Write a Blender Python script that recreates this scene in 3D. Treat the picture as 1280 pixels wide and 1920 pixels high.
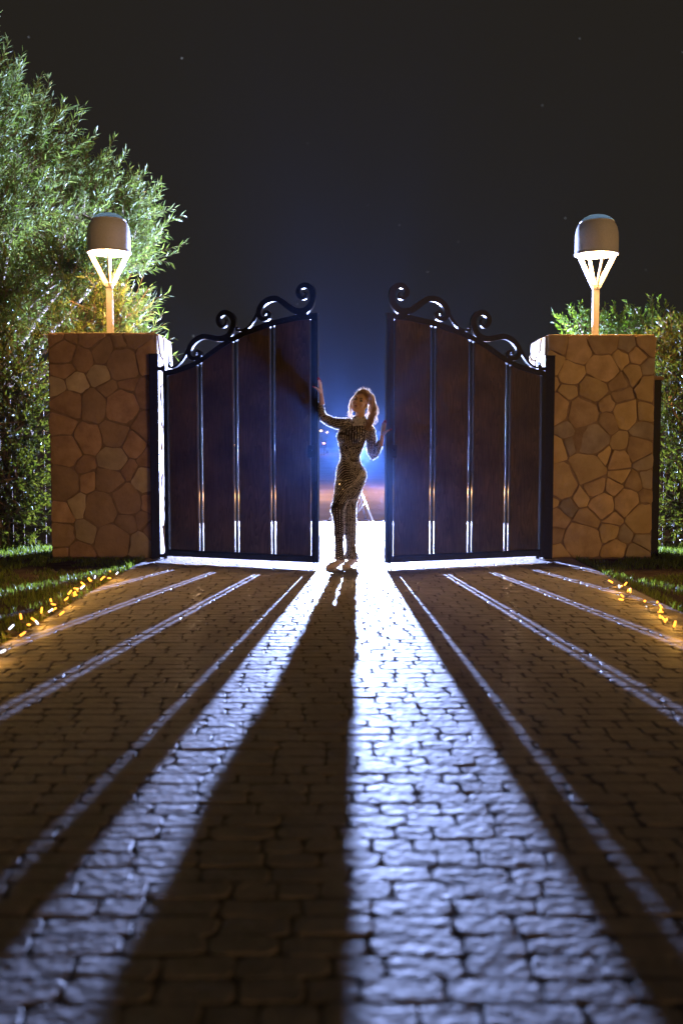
import bpy, bmesh, math, random
import numpy as np
from mathutils import Vector, Matrix, noise
from mathutils.bvhtree import BVHTree

R = math.radians
scene = bpy.context.scene
for o in list(bpy.data.objects):
    bpy.data.objects.remove(o)
COL = scene.collection

# ------------------------------------------------------------------ camera
cam_data = bpy.data.cameras.new('camera')
cam = bpy.data.objects.new('camera', cam_data)
COL.objects.link(cam)
cam_data.sensor_fit = 'VERTICAL'
cam_data.sensor_height = 36.0
cam_data.sensor_width = 24.0
cam_data.lens = 35.0
cam_data.clip_start = 0.05
cam_data.clip_end = 3000
cam.location = (0, 0, 1.25)
cam.rotation_euler = (R(90) - math.atan(130 / 1867.0), 0, 0)
cam_data.dof.use_dof = True
cam_data.dof.focus_distance = 9.95
cam_data.dof.aperture_fstop = 1.4
scene.camera = cam

# ------------------------------------------------------------------ exposure
scene.view_settings.view_transform = 'Standard'
scene.view_settings.look = 'None'
scene.view_settings.exposure = 0.0
scene.view_settings.gamma = 1.0
scene.view_settings.use_curve_mapping = False
scene.cycles.use_denoising = True
scene.cycles.max_bounces = 6
scene.cycles.diffuse_bounces = 3
scene.cycles.glossy_bounces = 2
scene.cycles.transmission_bounces = 4
scene.cycles.transparent_max_bounces = 8
scene.cycles.volume_bounces = 0
scene.cycles.sample_clamp_indirect = 4.0
scene.cycles.caustics_reflective = False
scene.cycles.caustics_refractive = False

# ------------------------------------------------------------------ night sky
SUN_EL, SUN_AZ = R(3), R(-146)      # low glow from behind the camera, a little to the right
world = bpy.data.worlds.new('World')
scene.world = world
world.use_nodes = True
wn, wl = world.node_tree.nodes, world.node_tree.links
wn.clear()
w_out = wn.new('ShaderNodeOutputWorld')
w_bg = wn.new('ShaderNodeBackground')
w_sky = wn.new('ShaderNodeTexSky')
w_sky.sky_type = 'NISHITA'
w_sky.sun_disc = False
w_sky.sun_elevation = SUN_EL
w_sky.sun_rotation = R(146)
w_bg.inputs['Strength'].default_value = 0.0006
wl.new(w_sky.outputs[0], w_bg.inputs['Color'])
w_air = wn.new('ShaderNodeBackground')          # town-lit night air
w_air.inputs['Color'].default_value = (0.0160, 0.0132, 0.0092, 1)
w_tc = wn.new('ShaderNodeTexCoord')
w_vor = wn.new('ShaderNodeTexVoronoi')
w_vor.inputs['Scale'].default_value = 70
wl.new(w_tc.outputs['Generated'], w_vor.inputs['Vector'])
w_lt = wn.new('ShaderNodeMath'); w_lt.operation = 'LESS_THAN'; w_lt.inputs[1].default_value = 0.036
wl.new(w_vor.outputs['Distance'], w_lt.inputs[0])
w_sep = wn.new('ShaderNodeSeparateColor')
wl.new(w_vor.outputs['Color'], w_sep.inputs[0])
w_gt = wn.new('ShaderNodeMath'); w_gt.operation = 'GREATER_THAN'; w_gt.inputs[1].default_value = 0.72
wl.new(w_sep.outputs[0], w_gt.inputs[0])
w_m = wn.new('ShaderNodeMath'); w_m.operation = 'MULTIPLY'
wl.new(w_lt.outputs[0], w_m.inputs[0]); wl.new(w_gt.outputs[0], w_m.inputs[1])
w_m2 = wn.new('ShaderNodeMath'); w_m2.operation = 'MULTIPLY'
wl.new(w_m.outputs[0], w_m2.inputs[0]); wl.new(w_sep.outputs[1], w_m2.inputs[1])
w_m3 = wn.new('ShaderNodeMath'); w_m3.operation = 'MULTIPLY'; w_m3.inputs[1].default_value = 0.55
wl.new(w_m2.outputs[0], w_m3.inputs[0])
w_star = wn.new('ShaderNodeBackground')
w_star.inputs['Color'].default_value = (0.75, 0.85, 1.0, 1)
wl.new(w_m3.outputs[0], w_star.inputs['Strength'])
w_a1 = wn.new('ShaderNodeAddShader'); w_a2 = wn.new('ShaderNodeAddShader')
wl.new(w_bg.outputs[0], w_a1.inputs[0]); wl.new(w_air.outputs[0], w_a1.inputs[1])
wl.new(w_a1.outputs[0], w_a2.inputs[0]); wl.new(w_star.outputs[0], w_a2.inputs[1])
wl.new(w_a2.outputs[0], w_out.inputs['Surface'])

# ------------------------------------------------------------------ the one distant light
sd = bpy.data.lights.new('sun', 'SUN')
sd.energy = 0.82
sd.color = (1.0, 0.55, 0.20)
sd.angle = R(14)
sun = bpy.data.objects.new('sun', sd)
COL.objects.link(sun)
sdir = Vector((math.sin(SUN_AZ) * -1 * math.cos(SUN_EL), math.cos(SUN_AZ) * math.cos(SUN_EL), math.sin(SUN_EL)))
sun.rotation_euler = sdir.to_track_quat('Z', 'Y').to_euler()

FLASH = Vector((0.245, 16.0, 1.13))
FLASH_POWER = 24500.0
LAMP_RADIANCE = 330.0
HAZE_DENSITY = 0.0003

# ================================================================== helpers
def link(o, parent=None):
    COL.objects.link(o)
    if parent is not None:
        o.parent = parent
    return o

def tag(o, label=None, cat=None, group=None, kind=None):
    if label: o['label'] = label
    if cat: o['category'] = cat
    if group: o['group'] = group
    if kind: o['kind'] = kind
    return o

def empty(name, loc=(0, 0, 0), rz=0.0):
    o = bpy.data.objects.new(name, None)
    o.location = loc
    o.rotation_euler = (0, 0, rz)
    o.empty_display_size = 0.1
    return link(o)

class MB:
    """collects verts and faces of one mesh"""
    def __init__(s):
        s.v, s.f = [], []
    def add(s, vs, fs):
        b = len(s.v)
        s.v.extend([tuple(p) for p in vs])
        s.f.extend([tuple(i + b for i in f) for f in fs])
    def box(s, lo, hi, bev=0.0):
        x0, y0, z0 = lo; x1, y1, z1 = hi
        if bev <= 0:
            vs = [(x, y, z) for z in (z0, z1) for y in (y0, y1) for x in (x0, x1)]
            fs = [(0, 2, 3, 1), (4, 5, 7, 6), (0, 1, 5, 4), (2, 6, 7, 3), (0, 4, 6, 2), (1, 3, 7, 5)]
            s.add(vs, fs)
            return
        bm = bmesh.new()
        bmesh.ops.create_cube(bm, size=1)
        for v in bm.verts:
            v.co = Vector(((x0 + x1) / 2 + v.co.x * (x1 - x0), (y0 + y1) / 2 + v.co.y * (y1 - y0), (z0 + z1) / 2 + v.co.z * (z1 - z0)))
        bmesh.ops.bevel(bm, geom=list(bm.edges), offset=bev, segments=2, affect='EDGES', profile=0.5)
        bm.verts.index_update()
        s.add([v.co[:] for v in bm.verts], [[v.index for v in f.verts] for f in bm.faces])
        bm.free()
    def tube(s, pts, rad, n=6, cap=True):
        pts = [Vector(p) for p in pts]
        m = len(pts)
        if not hasattr(rad, '__len__'):
            rad = [rad] * m
        vs, fs = [], []
        ref = None
        for i, p in enumerate(pts):
            t = (pts[min(i + 1, m - 1)] - pts[max(i - 1, 0)])
            if t.length < 1e-9: t = Vector((0, 0, 1))
            t.normalize()
            if ref is None:
                ref = Vector((0, 1, 0)) if abs(t.y) < 0.9 else Vector((1, 0, 0))
            a = ref - t * ref.dot(t)
            if a.length < 1e-6:
                a = t.orthogonal()
            a.normalize(); b = t.cross(a); ref = a
            for k in range(n):
                q = 2 * math.pi * k / n
                vs.append(p + (a * math.cos(q) + b * math.sin(q)) * rad[i])
        for i in range(m - 1):
            for k in range(n):
                k2 = (k + 1) % n
                fs.append((i * n + k, i * n + k2, (i + 1) * n + k2, (i + 1) * n + k))
        if cap:
            fs.append(tuple(range(n - 1, -1, -1)))
            fs.append(tuple((m - 1) * n + k for k in range(n)))
        s.add(vs, fs)
    def loft(s, rings, n=20):
        """rings: (x, y, z, rx, ry) horizontal ellipses; closed"""
        vs, fs = [], []
        for (x, y, z, rx, ry) in rings:
            for k in range(n):
                q = 2 * math.pi * k / n
                vs.append((x + rx * math.cos(q), y + ry * math.sin(q), z))
        m = len(rings)
        for i in range(m - 1):
            for k in range(n):
                k2 = (k + 1) % n
                fs.append((i * n + k, i * n + k2, (i + 1) * n + k2, (i + 1) * n + k))
        fs.append(tuple(range(n - 1, -1, -1)))
        fs.append(tuple((m - 1) * n + k for k in range(n)))
        s.add(vs, fs)
    def ell(s, c, r, M=None, seg=14, rng=9):
        vs, fs = [], []
        c = Vector(c)
        vs.append(Vector((0, 0, -1)))
        for i in range(1, rng):
            a = -math.pi / 2 + math.pi * i / rng
            for k in range(seg):
                q = 2 * math.pi * k / seg
                vs.append(Vector((math.cos(a) * math.cos(q), math.cos(a) * math.sin(q), math.sin(a))))
        vs.append(Vector((0, 0, 1)))
        top = len(vs) - 1
        for k in range(seg):
            fs.append((0, 1 + (k + 1) % seg, 1 + k))
            fs.append((top, top - seg + k, top - seg + (k + 1) % seg))
        for i in range(rng - 2):
            for k in range(seg):
                a0 = 1 + i * seg + k; a1 = 1 + i * seg + (k + 1) % seg
                fs.append((a0, a1, a1 + seg, a0 + seg))
        out = []
        for v in vs:
            p = Vector((v.x * r[0], v.y * r[1], v.z * r[2])) + c
            out.append(M @ p if M is not None else p)
        s.add(out, fs)
    def lathe(s, prof, n=32, c=(0, 0, 0)):
        """prof: (r, z) list, open"""
        vs, fs = [], []
        for (r, z) in prof:
            for k in range(n):
                q = 2 * math.pi * k / n
                vs.append((c[0] + r * math.cos(q), c[1] + r * math.sin(q), c[2] + z))
        for i in range(len(prof) - 1):
            for k in range(n):
                k2 = (k + 1) % n
                fs.append((i * n + k, i * n + k2, (i + 1) * n + k2, (i + 1) * n + k))
        s.add(vs, fs)
    def prism(s, poly, y0, y1):
        """poly in (x, z), extruded along y"""
        n = len(poly)
        vs = [(x, y0, z) for x, z in poly] + [(x, y1, z) for x, z in poly]
        fs = [tuple(range(n)), tuple(range(2 * n - 1, n - 1, -1))]
        for k in range(n):
            k2 = (k + 1) % n
            fs.append((k, k + n, k2 + n, k2))
        s.add(vs, fs)
    def mesh(s, name, mat=None, smooth=False, fix=True):
        me = bpy.data.meshes.new(name)
        me.from_pydata(s.v, [], s.f)
        if fix:
            bm = bmesh.new(); bm.from_mesh(me)
            bmesh.ops.recalc_face_normals(bm, faces=bm.faces)
            bm.to_mesh(me); bm.free()
        if smooth:
            me.polygons.foreach_set('use_smooth', [True] * len(me.polygons))
        if mat is not None:
            me.materials.append(mat)
        me.update()
        return me
    def build(s, name, mat=None, parent=None, smooth=False, fix=True, sharp=None):
        me = s.mesh(name, mat, smooth, fix)
        if smooth and sharp:
            me.set_sharp_from_angle(angle=R(sharp))
        return link(bpy.data.objects.new(name, me), parent)

def catmull(pts, k=6):
    out = []
    n = len(pts)
    dim = len(pts[0])
    for i in range(n - 1):
        p0 = pts[max(i - 1, 0)]; p1 = pts[i]; p2 = pts[i + 1]; p3 = pts[min(i + 2, n - 1)]
        for j in range(k):
            t = j / k
            out.append(tuple(0.5 * (2 * p1[d] + (p2[d] - p0[d]) * t + (2 * p0[d] - 5 * p1[d] + 4 * p2[d] - p3[d]) * t * t
                                    + (3 * p1[d] - p0[d] - 3 * p2[d] + p3[d]) * t ** 3) for d in range(dim)))
    out.append(tuple(pts[-1]))
    return out

# ================================================================== materials
MATS = {}
def mat_base(name):
    m = bpy.data.materials.new(name)
    m.use_nodes = True
    nt = m.node_tree
    b = nt.nodes['Principled BSDF']
    MATS[name] = m
    return m, nt.nodes, nt.links, b

def noise_mat(name, c1, c2, scale=5.0, rough=0.7, metal=0.0, bump=0.0, bscale=40.0, spec=0.5, detail=4.0, per_object=0.0,
              coords='Object', stretch=(1, 1, 1), rough2=None, bdist=0.01, bdetail=3.0):
    m, N, L, b = mat_base(name)
    tc = N.new('ShaderNodeTexCoord')
    mp = N.new('ShaderNodeMapping')
    mp.inputs['Scale'].default_value = stretch
    if coords == 'World':
        geo = N.new('ShaderNodeNewGeometry')
        L.new(geo.outputs['Position'], mp.inputs['Vector'])
    else:
        L.new(tc.outputs[coords], mp.inputs['Vector'])
    nz = N.new('ShaderNodeTexNoise')
    nz.inputs['Scale'].default_value = scale
    nz.inputs['Detail'].default_value = detail
    L.new(mp.outputs[0], nz.inputs['Vector'])
    ramp = N.new('ShaderNodeMapRange')
    ramp.inputs['From Min'].default_value = 0.3
    ramp.inputs['From Max'].default_value = 0.7
    L.new(nz.outputs['Fac'], ramp.inputs['Value'])
    mix = N.new('ShaderNodeMix'); mix.data_type = 'RGBA'
    mix.inputs['A'].default_value = (*c1, 1); mix.inputs['B'].default_value = (*c2, 1)
    L.new(ramp.outputs[0], mix.inputs['Factor'])
    col = mix.outputs['Result']
    if per_object > 0:
        oi = N.new('ShaderNodeObjectInfo')
        hsv = N.new('ShaderNodeHueSaturation')
        mr = N.new('ShaderNodeMapRange')
        mr.inputs['To Min'].default_value = 1 - per_object
        mr.inputs['To Max'].default_value = 1 + per_object
        L.new(oi.outputs['Random'], mr.inputs['Value'])
        L.new(mr.outputs[0], hsv.inputs['Value'])
        L.new(col, hsv.inputs['Color'])
        col = hsv.outputs['Color']
    L.new(col, b.inputs['Base Color'])
    b.inputs['Roughness'].default_value = rough
    if rough2 is not None:
        mr2 = N.new('ShaderNodeMapRange')
        mr2.inputs['To Min'].default_value = rough; mr2.inputs['To Max'].default_value = rough2
        L.new(nz.outputs['Fac'], mr2.inputs['Value'])
        L.new(mr2.outputs[0], b.inputs['Roughness'])
    b.inputs['Metallic'].default_value = metal
    b.inputs['Specular IOR Level'].default_value = spec
    if bump > 0:
        bn = N.new('ShaderNodeTexNoise')
        bn.inputs['Scale'].default_value = bscale
        bn.inputs['Detail'].default_value = bdetail
        L.new(mp.outputs[0], bn.inputs['Vector'])
        bp = N.new('ShaderNodeBump')
        bp.inputs['Strength'].default_value = bump
        bp.inputs['Distance'].default_value = bdist
        L.new(bn.outputs['Fac'], bp.inputs['Height'])
        L.new(bp.outputs[0], b.inputs['Normal'])
    return m

def emit_mat(name, col, strength):
    m, N, L, b = mat_base(name)
    b.inputs['Base Color'].default_value = (*col, 1)
    b.inputs['Emission Color'].default_value = (*col, 1)
    b.inputs['Emission Strength'].default_value = strength
    return m

def leaf_mat(name, c1, c2, gloss=0.35):
    m, N, L, b = mat_base(name)
    geo = N.new('ShaderNodeNewGeometry')
    mix = N.new('ShaderNodeMix'); mix.data_type = 'RGBA'
    mix.inputs['A'].default_value = (*c1, 1); mix.inputs['B'].default_value = (*c2, 1)
    L.new(geo.outputs['Random Per Island'], mix.inputs['Factor'])
    L.new(mix.outputs['Result'], b.inputs['Base Color'])
    b.inputs['Roughness'].default_value = gloss
    b.inputs['Specular IOR Level'].default_value = 0.45
    tr = N.new('ShaderNodeBsdfTranslucent')
    hs = N.new('ShaderNodeHueSaturation')
    hs.inputs['Value'].default_value = 1.25
    hs.inputs['Saturation'].default_value = 1.15
    L.new(mix.outputs['Result'], hs.inputs['Color'])
    L.new(hs.outputs[0], tr.inputs['Color'])
    ms = N.new('ShaderNodeMixShader')
    ms.inputs[0].default_value = 0.48
    L.new(b.outputs[0], ms.inputs[1]); L.new(tr.outputs[0], ms.inputs[2])
    L.new(ms.outputs[0], N['Material Output'].inputs['Surface'])
    return m

M_paver = noise_mat('paver_stone', (0.22, 0.195, 0.185), (0.33, 0.295, 0.28), scale=9, rough=0.54, rough2=0.74, bump=0.6, bscale=26, bdetail=1.2,
                    coords='World', per_object=0.0, bdist=0.011, spec=0.4)
M_bed = noise_mat('joint_sand', (0.15, 0.125, 0.11), (0.21, 0.18, 0.16), scale=30, rough=0.95, bump=0.4, bscale=120, coords='World', spec=0.1)
M_ground = noise_mat('earth', (0.19, 0.13, 0.085), (0.31, 0.22, 0.15), scale=0.7, rough=0.95, bump=0.8, bscale=9, coords='World', detail=8, spec=0.1, bdist=0.05)
M_stone = noise_mat('sand_stone', (0.44, 0.30, 0.16), (0.64, 0.46, 0.27), scale=7, rough=0.85, bump=0.55, bscale=26, coords='World', per_object=0.22, spec=0.2, bdist=0.012)
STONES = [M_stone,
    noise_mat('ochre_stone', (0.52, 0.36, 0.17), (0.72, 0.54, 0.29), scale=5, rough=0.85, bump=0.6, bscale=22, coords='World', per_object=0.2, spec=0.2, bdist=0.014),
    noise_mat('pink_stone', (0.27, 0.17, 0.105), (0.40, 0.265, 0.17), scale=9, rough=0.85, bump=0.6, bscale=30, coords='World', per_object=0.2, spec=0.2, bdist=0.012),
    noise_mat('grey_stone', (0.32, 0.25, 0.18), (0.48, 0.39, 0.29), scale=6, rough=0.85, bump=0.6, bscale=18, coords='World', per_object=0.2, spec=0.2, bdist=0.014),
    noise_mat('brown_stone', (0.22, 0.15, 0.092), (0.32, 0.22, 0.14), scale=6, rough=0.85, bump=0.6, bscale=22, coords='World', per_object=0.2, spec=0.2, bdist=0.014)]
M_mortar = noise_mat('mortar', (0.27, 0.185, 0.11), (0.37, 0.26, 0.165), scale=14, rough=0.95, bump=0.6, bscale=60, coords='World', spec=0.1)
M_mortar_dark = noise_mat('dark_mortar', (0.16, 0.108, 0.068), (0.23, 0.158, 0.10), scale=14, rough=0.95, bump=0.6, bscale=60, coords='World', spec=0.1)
M_iron = noise_mat('black_iron', (0.006, 0.006, 0.007), (0.013, 0.0125, 0.0135), scale=20, rough=0.42, rough2=0.55, metal=0.0, bump=0.12, bscale=140, spec=0.22)
M_lamp = noise_mat('lamp_paint', (0.58, 0.58, 0.60), (0.66, 0.66, 0.68), scale=60, rough=0.55, bump=0.1, bscale=300, spec=0.4)
M_strut = noise_mat('lamp_strut_paint', (0.66, 0.62, 0.56), (0.74, 0.69, 0.62), scale=40, rough=0.5)
M_inner = noise_mat('lamp_reflector', (0.75, 0.73, 0.68), (0.82, 0.8, 0.76), scale=20, rough=0.5)
M_diffuser = emit_mat('lamp_diffuser', (1.0, 0.56, 0.20), LAMP_RADIANCE)
M_bulb = emit_mat('lamp_bulb', (1.0, 0.80, 0.48), 30.0)
M_white_metal = noise_mat('stand_metal', (0.72, 0.72, 0.70), (0.8, 0.8, 0.78), scale=30, rough=0.35, metal=0.0)
M_black_plastic = noise_mat('black_plastic', (0.015, 0.015, 0.016), (0.03, 0.03, 0.03), scale=30, rough=0.5)
M_led_warm = emit_mat('led_warm', (1.0, 0.42, 0.045), 2.6)
M_led_cool = emit_mat('led_cool', (0.62, 0.75, 1.0), 2.0)
M_wire = noise_mat('clear_wire', (0.10, 0.08, 0.05), (0.16, 0.12, 0.07), scale=40, rough=0.4)
M_bark = noise_mat('bark', (0.16, 0.11, 0.075), (0.28, 0.20, 0.14), scale=14, rough=0.9, bump=0.6, bscale=40, stretch=(1, 1, 0.3))
M_leaf_tree = leaf_mat('narrow_leaf', (0.09, 0.145, 0.028), (0.25, 0.29, 0.085))
M_leaf_hedge = leaf_mat('hedge_leaf', (0.042, 0.055, 0.010), (0.115, 0.112, 0.022), 0.3)
M_leaf_bush = leaf_mat('bush_leaf', (0.09, 0.16, 0.025), (0.19, 0.26, 0.05), 0.3)
M_grass = leaf_mat('grass_blade', (0.11, 0.16, 0.025), (0.22, 0.27, 0.06), 0.5)
M_soil = noise_mat('soil', (0.06, 0.04, 0.025), (0.12, 0.085, 0.05), scale=6, rough=0.95, bump=0.8, bscale=50, coords='World', spec=0.1, bdist=0.03)
M_hill = noise_mat('dry_hill', (0.05, 0.05, 0.035), (0.11, 0.09, 0.06), scale=0.05, rough=1.0, coords='World', spec=0.0)
M_skin = noise_mat('skin', (0.60, 0.38, 0.28), (0.66, 0.43, 0.32), scale=12, rough=0.5, spec=0.4)
MATS['skin'].node_tree.nodes['Principled BSDF'].inputs['Subsurface Weight'].default_value = 0.25
MATS['skin'].node_tree.nodes['Principled BSDF'].inputs['Subsurface Radius'].default_value = (0.02, 0.008, 0.004)
M_dress = noise_mat('sheer_dress', (0.015, 0.008, 0.008), (0.036, 0.017, 0.015), scale=10, rough=0.55, spec=0.5)
M_bead = noise_mat('crystal_bead', (0.75, 0.70, 0.64), (0.9, 0.86, 0.8), scale=60, rough=0.25, metal=0.1, spec=0.8)
M_hair = noise_mat('blond_hair', (0.22, 0.12, 0.06), (0.55, 0.36, 0.20), scale=30, rough=0.45, stretch=(1, 1, 0.25), spec=0.5)
M_eye = noise_mat('eye_white', (0.7, 0.66, 0.62), (0.75, 0.7, 0.66), scale=20, rough=0.2)
M_iris = noise_mat('iris', (0.02, 0.012, 0.008), (0.04, 0.025, 0.015), scale=20, rough=0.1)
M_brow = noise_mat('brow_hair', (0.04, 0.02, 0.012), (0.07, 0.04, 0.025), scale=60, rough=0.7)
M_lip = noise_mat('lipstick', (0.32, 0.11, 0.10), (0.36, 0.13, 0.12), scale=60, rough=0.35)
M_shoe = noise_mat('nude_leather', (0.60, 0.50, 0.42), (0.68, 0.58, 0.50), scale=20, rough=0.3, spec=0.5)
M_heel = noise_mat('dark_heel', (0.03, 0.025, 0.022), (0.05, 0.04, 0.035), scale=20, rough=0.25)
M_nail = noise_mat('red_nail', (0.35, 0.02, 0.03), (0.4, 0.03, 0.04), scale=20, rough=0.15)

def add_translucent(m, fac, col=None):
    N, L = m.node_tree.nodes, m.node_tree.links
    b = N['Principled BSDF']
    tr = N.new('ShaderNodeBsdfTranslucent')
    if col: tr.inputs['Color'].default_value = (*col, 1)
    else: L.new(b.inputs['Base Color'].links[0].from_socket, tr.inputs['Color'])
    ms = N.new('ShaderNodeMixShader'); ms.inputs[0].default_value = fac
    L.new(b.outputs[0], ms.inputs[1]); L.new(tr.outputs[0], ms.inputs[2])
    L.new(ms.outputs[0], N['Material Output'].inputs['Surface'])
add_translucent(M_hair, 0.5, (0.62, 0.45, 0.3))
add_translucent(M_bead, 0.42)
M_dress.node_tree.nodes['Principled BSDF'].inputs['Sheen Weight'].default_value = 0.6
M_dress.node_tree.nodes['Principled BSDF'].inputs['Sheen Roughness'].default_value = 0.35
M_skin.node_tree.nodes['Principled BSDF'].inputs['Sheen Weight'].default_value = 0.3

def wood_material():
    m, N, L, b = mat_base('dark_wood')
    tc = N.new('ShaderNodeTexCoord')
    oi = N.new('ShaderNodeObjectInfo')
    ad = N.new('ShaderNodeVectorMath'); ad.operation = 'ADD'
    mul = N.new('ShaderNodeVectorMath'); mul.operation = 'SCALE'; mul.inputs['Scale'].default_value = 7.0
    cmb = N.new('ShaderNodeCombineXYZ')
    for i in range(3): L.new(oi.outputs['Random'], cmb.inputs[i])
    L.new(cmb.outputs[0], mul.inputs[0])
    L.new(tc.outputs['Object'], ad.inputs[0]); L.new(mul.outputs[0], ad.inputs[1])
    mp = N.new('ShaderNodeMapping'); mp.inputs['Scale'].default_value = (7, 7, 0.55)
    L.new(ad.outputs[0], mp.inputs['Vector'])
    big = N.new('ShaderNodeTexNoise'); big.inputs['Scale'].default_value = 1.0; big.inputs['Detail'].default_value = 2
    L.new(mp.outputs[0], big.inputs['Vector'])
    rings = N.new('ShaderNodeMath'); rings.operation = 'MULTIPLY'; rings.inputs[1].default_value = 26
    L.new(big.outputs['Fac'], rings.inputs[0])
    fr = N.new('ShaderNodeMath'); fr.operation = 'FRACT'
    L.new(rings.outputs[0], fr.inputs[0])
    mp2 = N.new('ShaderNodeMapping'); mp2.inputs['Scale'].default_value = (120, 120, 4)
    L.new(ad.outputs[0], mp2.inputs['Vector'])
    fib = N.new('ShaderNodeTexNoise'); fib.inputs['Scale'].default_value = 1.0; fib.inputs['Detail'].default_value = 3
    L.new(mp2.outputs[0], fib.inputs['Vector'])
    blot = N.new('ShaderNodeTexNoise'); blot.inputs['Scale'].default_value = 3.0; blot.inputs['Detail'].default_value = 4
    L.new(ad.outputs[0], blot.inputs['Vector'])
    s1 = N.new('ShaderNodeMath'); s1.operation = 'MULTIPLY_ADD'; s1.inputs[1].default_value = 0.6
    L.new(fr.outputs[0], s1.inputs[0]); L.new(fib.outputs['Fac'], s1.inputs[2])
    s2 = N.new('ShaderNodeMath'); s2.operation = 'MULTIPLY'
    bl = N.new('ShaderNodeMapRange'); bl.inputs['From Min'].default_value = 0.3; bl.inputs['From Max'].default_value = 0.7
    bl.inputs['To Min'].default_value = 0.35; bl.inputs['To Max'].default_value = 1.0
    L.new(blot.outputs['Fac'], bl.inputs['Value'])
    L.new(s1.outputs[0], s2.inputs[0]); L.new(bl.outputs[0], s2.inputs[1])
    mix = N.new('ShaderNodeMix'); mix.data_type = 'RGBA'
    mix.inputs['A'].default_value = (0.006, 0.0045, 0.003, 1); mix.inputs['B'].default_value = (0.11, 0.073, 0.042, 1)
    L.new(s2.outputs[0], mix.inputs['Factor'])
    L.new(mix.outputs['Result'], b.inputs['Base Color'])
    b.inputs['Roughness'].default_value = 0.6
    b.inputs['Specular IOR Level'].default_value = 0.35
    bp = N.new('ShaderNodeBump'); bp.inputs['Strength'].default_value = 0.35; bp.inputs['Distance'].default_value = 0.003
    L.new(s1.outputs[0], bp.inputs['Height'])
    L.new(bp.outputs[0], b.inputs['Normal'])
    return m
M_wood = wood_material()

def cap_material():
    m, N, L, b = mat_base('blue_acrylic')
    b.inputs['Base Color'].default_value = (0.10, 0.15, 0.21, 1)
    b.inputs['Roughness'].default_value = 0.35
    tr = N.new('ShaderNodeBsdfTranslucent')
    tr.inputs['Color'].default_value = (0.0007, 0.0022, 0.009, 1)
    ad = N.new('ShaderNodeAddShader')
    L.new(b.outputs[0], ad.inputs[0]); L.new(tr.outputs[0], ad.inputs[1])
    L.new(ad.outputs[0], N['Material Output'].inputs['Surface'])
    return m
M_cap = cap_material()

# ================================================================== the setting
rnd = random.Random(7)

mb = MB()
nx, ny = 40, 60
gx = [-260 + 520 * i / nx for i in range(nx + 1)]
gy = [-60 + 460 * (j / ny) ** 1.6 for j in range(ny + 1)]
def ground_z(x, y):
    far = max(0.0, min(1.0, (y - 24) / 40))
    return -0.03 + far * (0.55 * noise.noise(Vector((x * 0.05, y * 0.05, 3))) - 0.1)
for y in gy:
    for x in gx:
        mb.v.append((x, y, ground_z(x, y)))
for j in range(ny):
    for i in range(nx):
        a = j * (nx + 1) + i
        mb.f.append((a, a + 1, a + nx + 2, a + nx + 1))
tag(mb.build('ground', M_ground, smooth=True), 'brown earth ground running out to the dark horizon', kind='structure')

# far hills beyond the field
mb = MB()
hx = 70
for j in range(10):
    for i in range(hx + 1):
        x = -230 + 460 * i / hx
        y = 215 + j * 14
        prof = math.sin(math.pi * j / 9)
        h = (5.5 + 5 * noise.noise(Vector((x * 0.012, 0.3, 1))) + 2 * noise.noise(Vector((x * 0.04, y * 0.02, 5)))) * prof
        mb.v.append((x, y, h - 0.6))
for j in range(9):
    for i in range(hx):
        a = j * (hx + 1) + i
        mb.f.append((a, a + 1, a + hx + 2, a + hx + 1))
tag(mb.build('hills', M_hill, smooth=True), 'low dark hills on the night horizon', kind='structure')

# ---------------------------------------------------------------- driveway of tumbled pavers
DX0, DX1, DY0, DY1 = -2.1, 2.5, 0.6, 15.75
mb = MB()
mb.box((DX0 - 0.02, DY0, -0.028), (DX1 + 0.02, DY1 + 0.02, -0.0075))
drive = mb.build('driveway', M_bed)
tag(drive, 'paved driveway of rounded brick-size stones leading through the open gate', kind='structure')

def paver_verts(w, d, seed):
    r = random.Random(seed)
    c = min(w, d) * r.uniform(0.12, 0.24)
    hw, hd = w / 2, d / 2
    base = [(-hw + c, -hd), (hw - c, -hd), (hw, -hd + c), (hw, hd - c), (hw - c, hd), (-hw + c, hd), (-hw, hd - c), (-hw, -hd + c)]
    j = [(x + r.uniform(-.005, .005), y + r.uniform(-.005, .005)) for x, y in base]
    vs = [(x, y, -0.026) for x, y in j]
    vs += [(x * 0.998, y * 0.996, -0.0036 + r.uniform(-.0008, .0008)) for x, y in j]
    vs += [(x * (1 - .005 / hw), y * (1 - .0045 / hd), r.uniform(-.0007, .0007)) for x, y in j]
    vs += [(0.25 * hw * r.uniform(-1, 1), 0.2 * hd * r.uniform(-1, 1), r.uniform(-.0008, .0012))]
    fs = []
    for a in (0, 8):
        for k in range(8):
            k2 = (k + 1) % 8
            fs.append((a + k, a + k2, a + 8 + k2, a + 8 + k))
    for k in range(8):
        fs.append((16 + k, 16 + (k + 1) % 8, 24))
    return vs, fs

ROW = 0.103
spots = []
y = DY0 + ROW / 2
row = 0
while y < DY1 - 0.04:
    x = DX0 - rnd.uniform(0, 0.12)
    while x < DX1 - 0.03:
        w = rnd.choice((0.13, 0.165, 0.19, 0.2, 0.21, 0.225)) + rnd.uniform(-.012, .012)
        x0 = max(x, DX0); x1 = min(x + w, DX1)
        if DX1 - x1 < 0.05: x1 = DX1
        if x1 - x0 > 0.045:
            spots.append(((x0 + x1) / 2, y + rnd.uniform(-.004, .004), x1 - x0, ROW))
        x = x1 if x1 > x else x + w
    y += ROW
    row += 1
def in_frame(px, py):
    dz = py * 0.99759 + 1.25 * 0.0695
    u = 1867 * px / dz
    v = 1867 * (py * 0.0695 - 1.25 * 0.99759) / dz
    return abs(u) < 690 and v > -1010
near = [s for s in spots if in_frame(s[0], s[1])]
near.sort(key=lambda s: s[1])
single = set(id(s) for s in near[:300])
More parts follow.
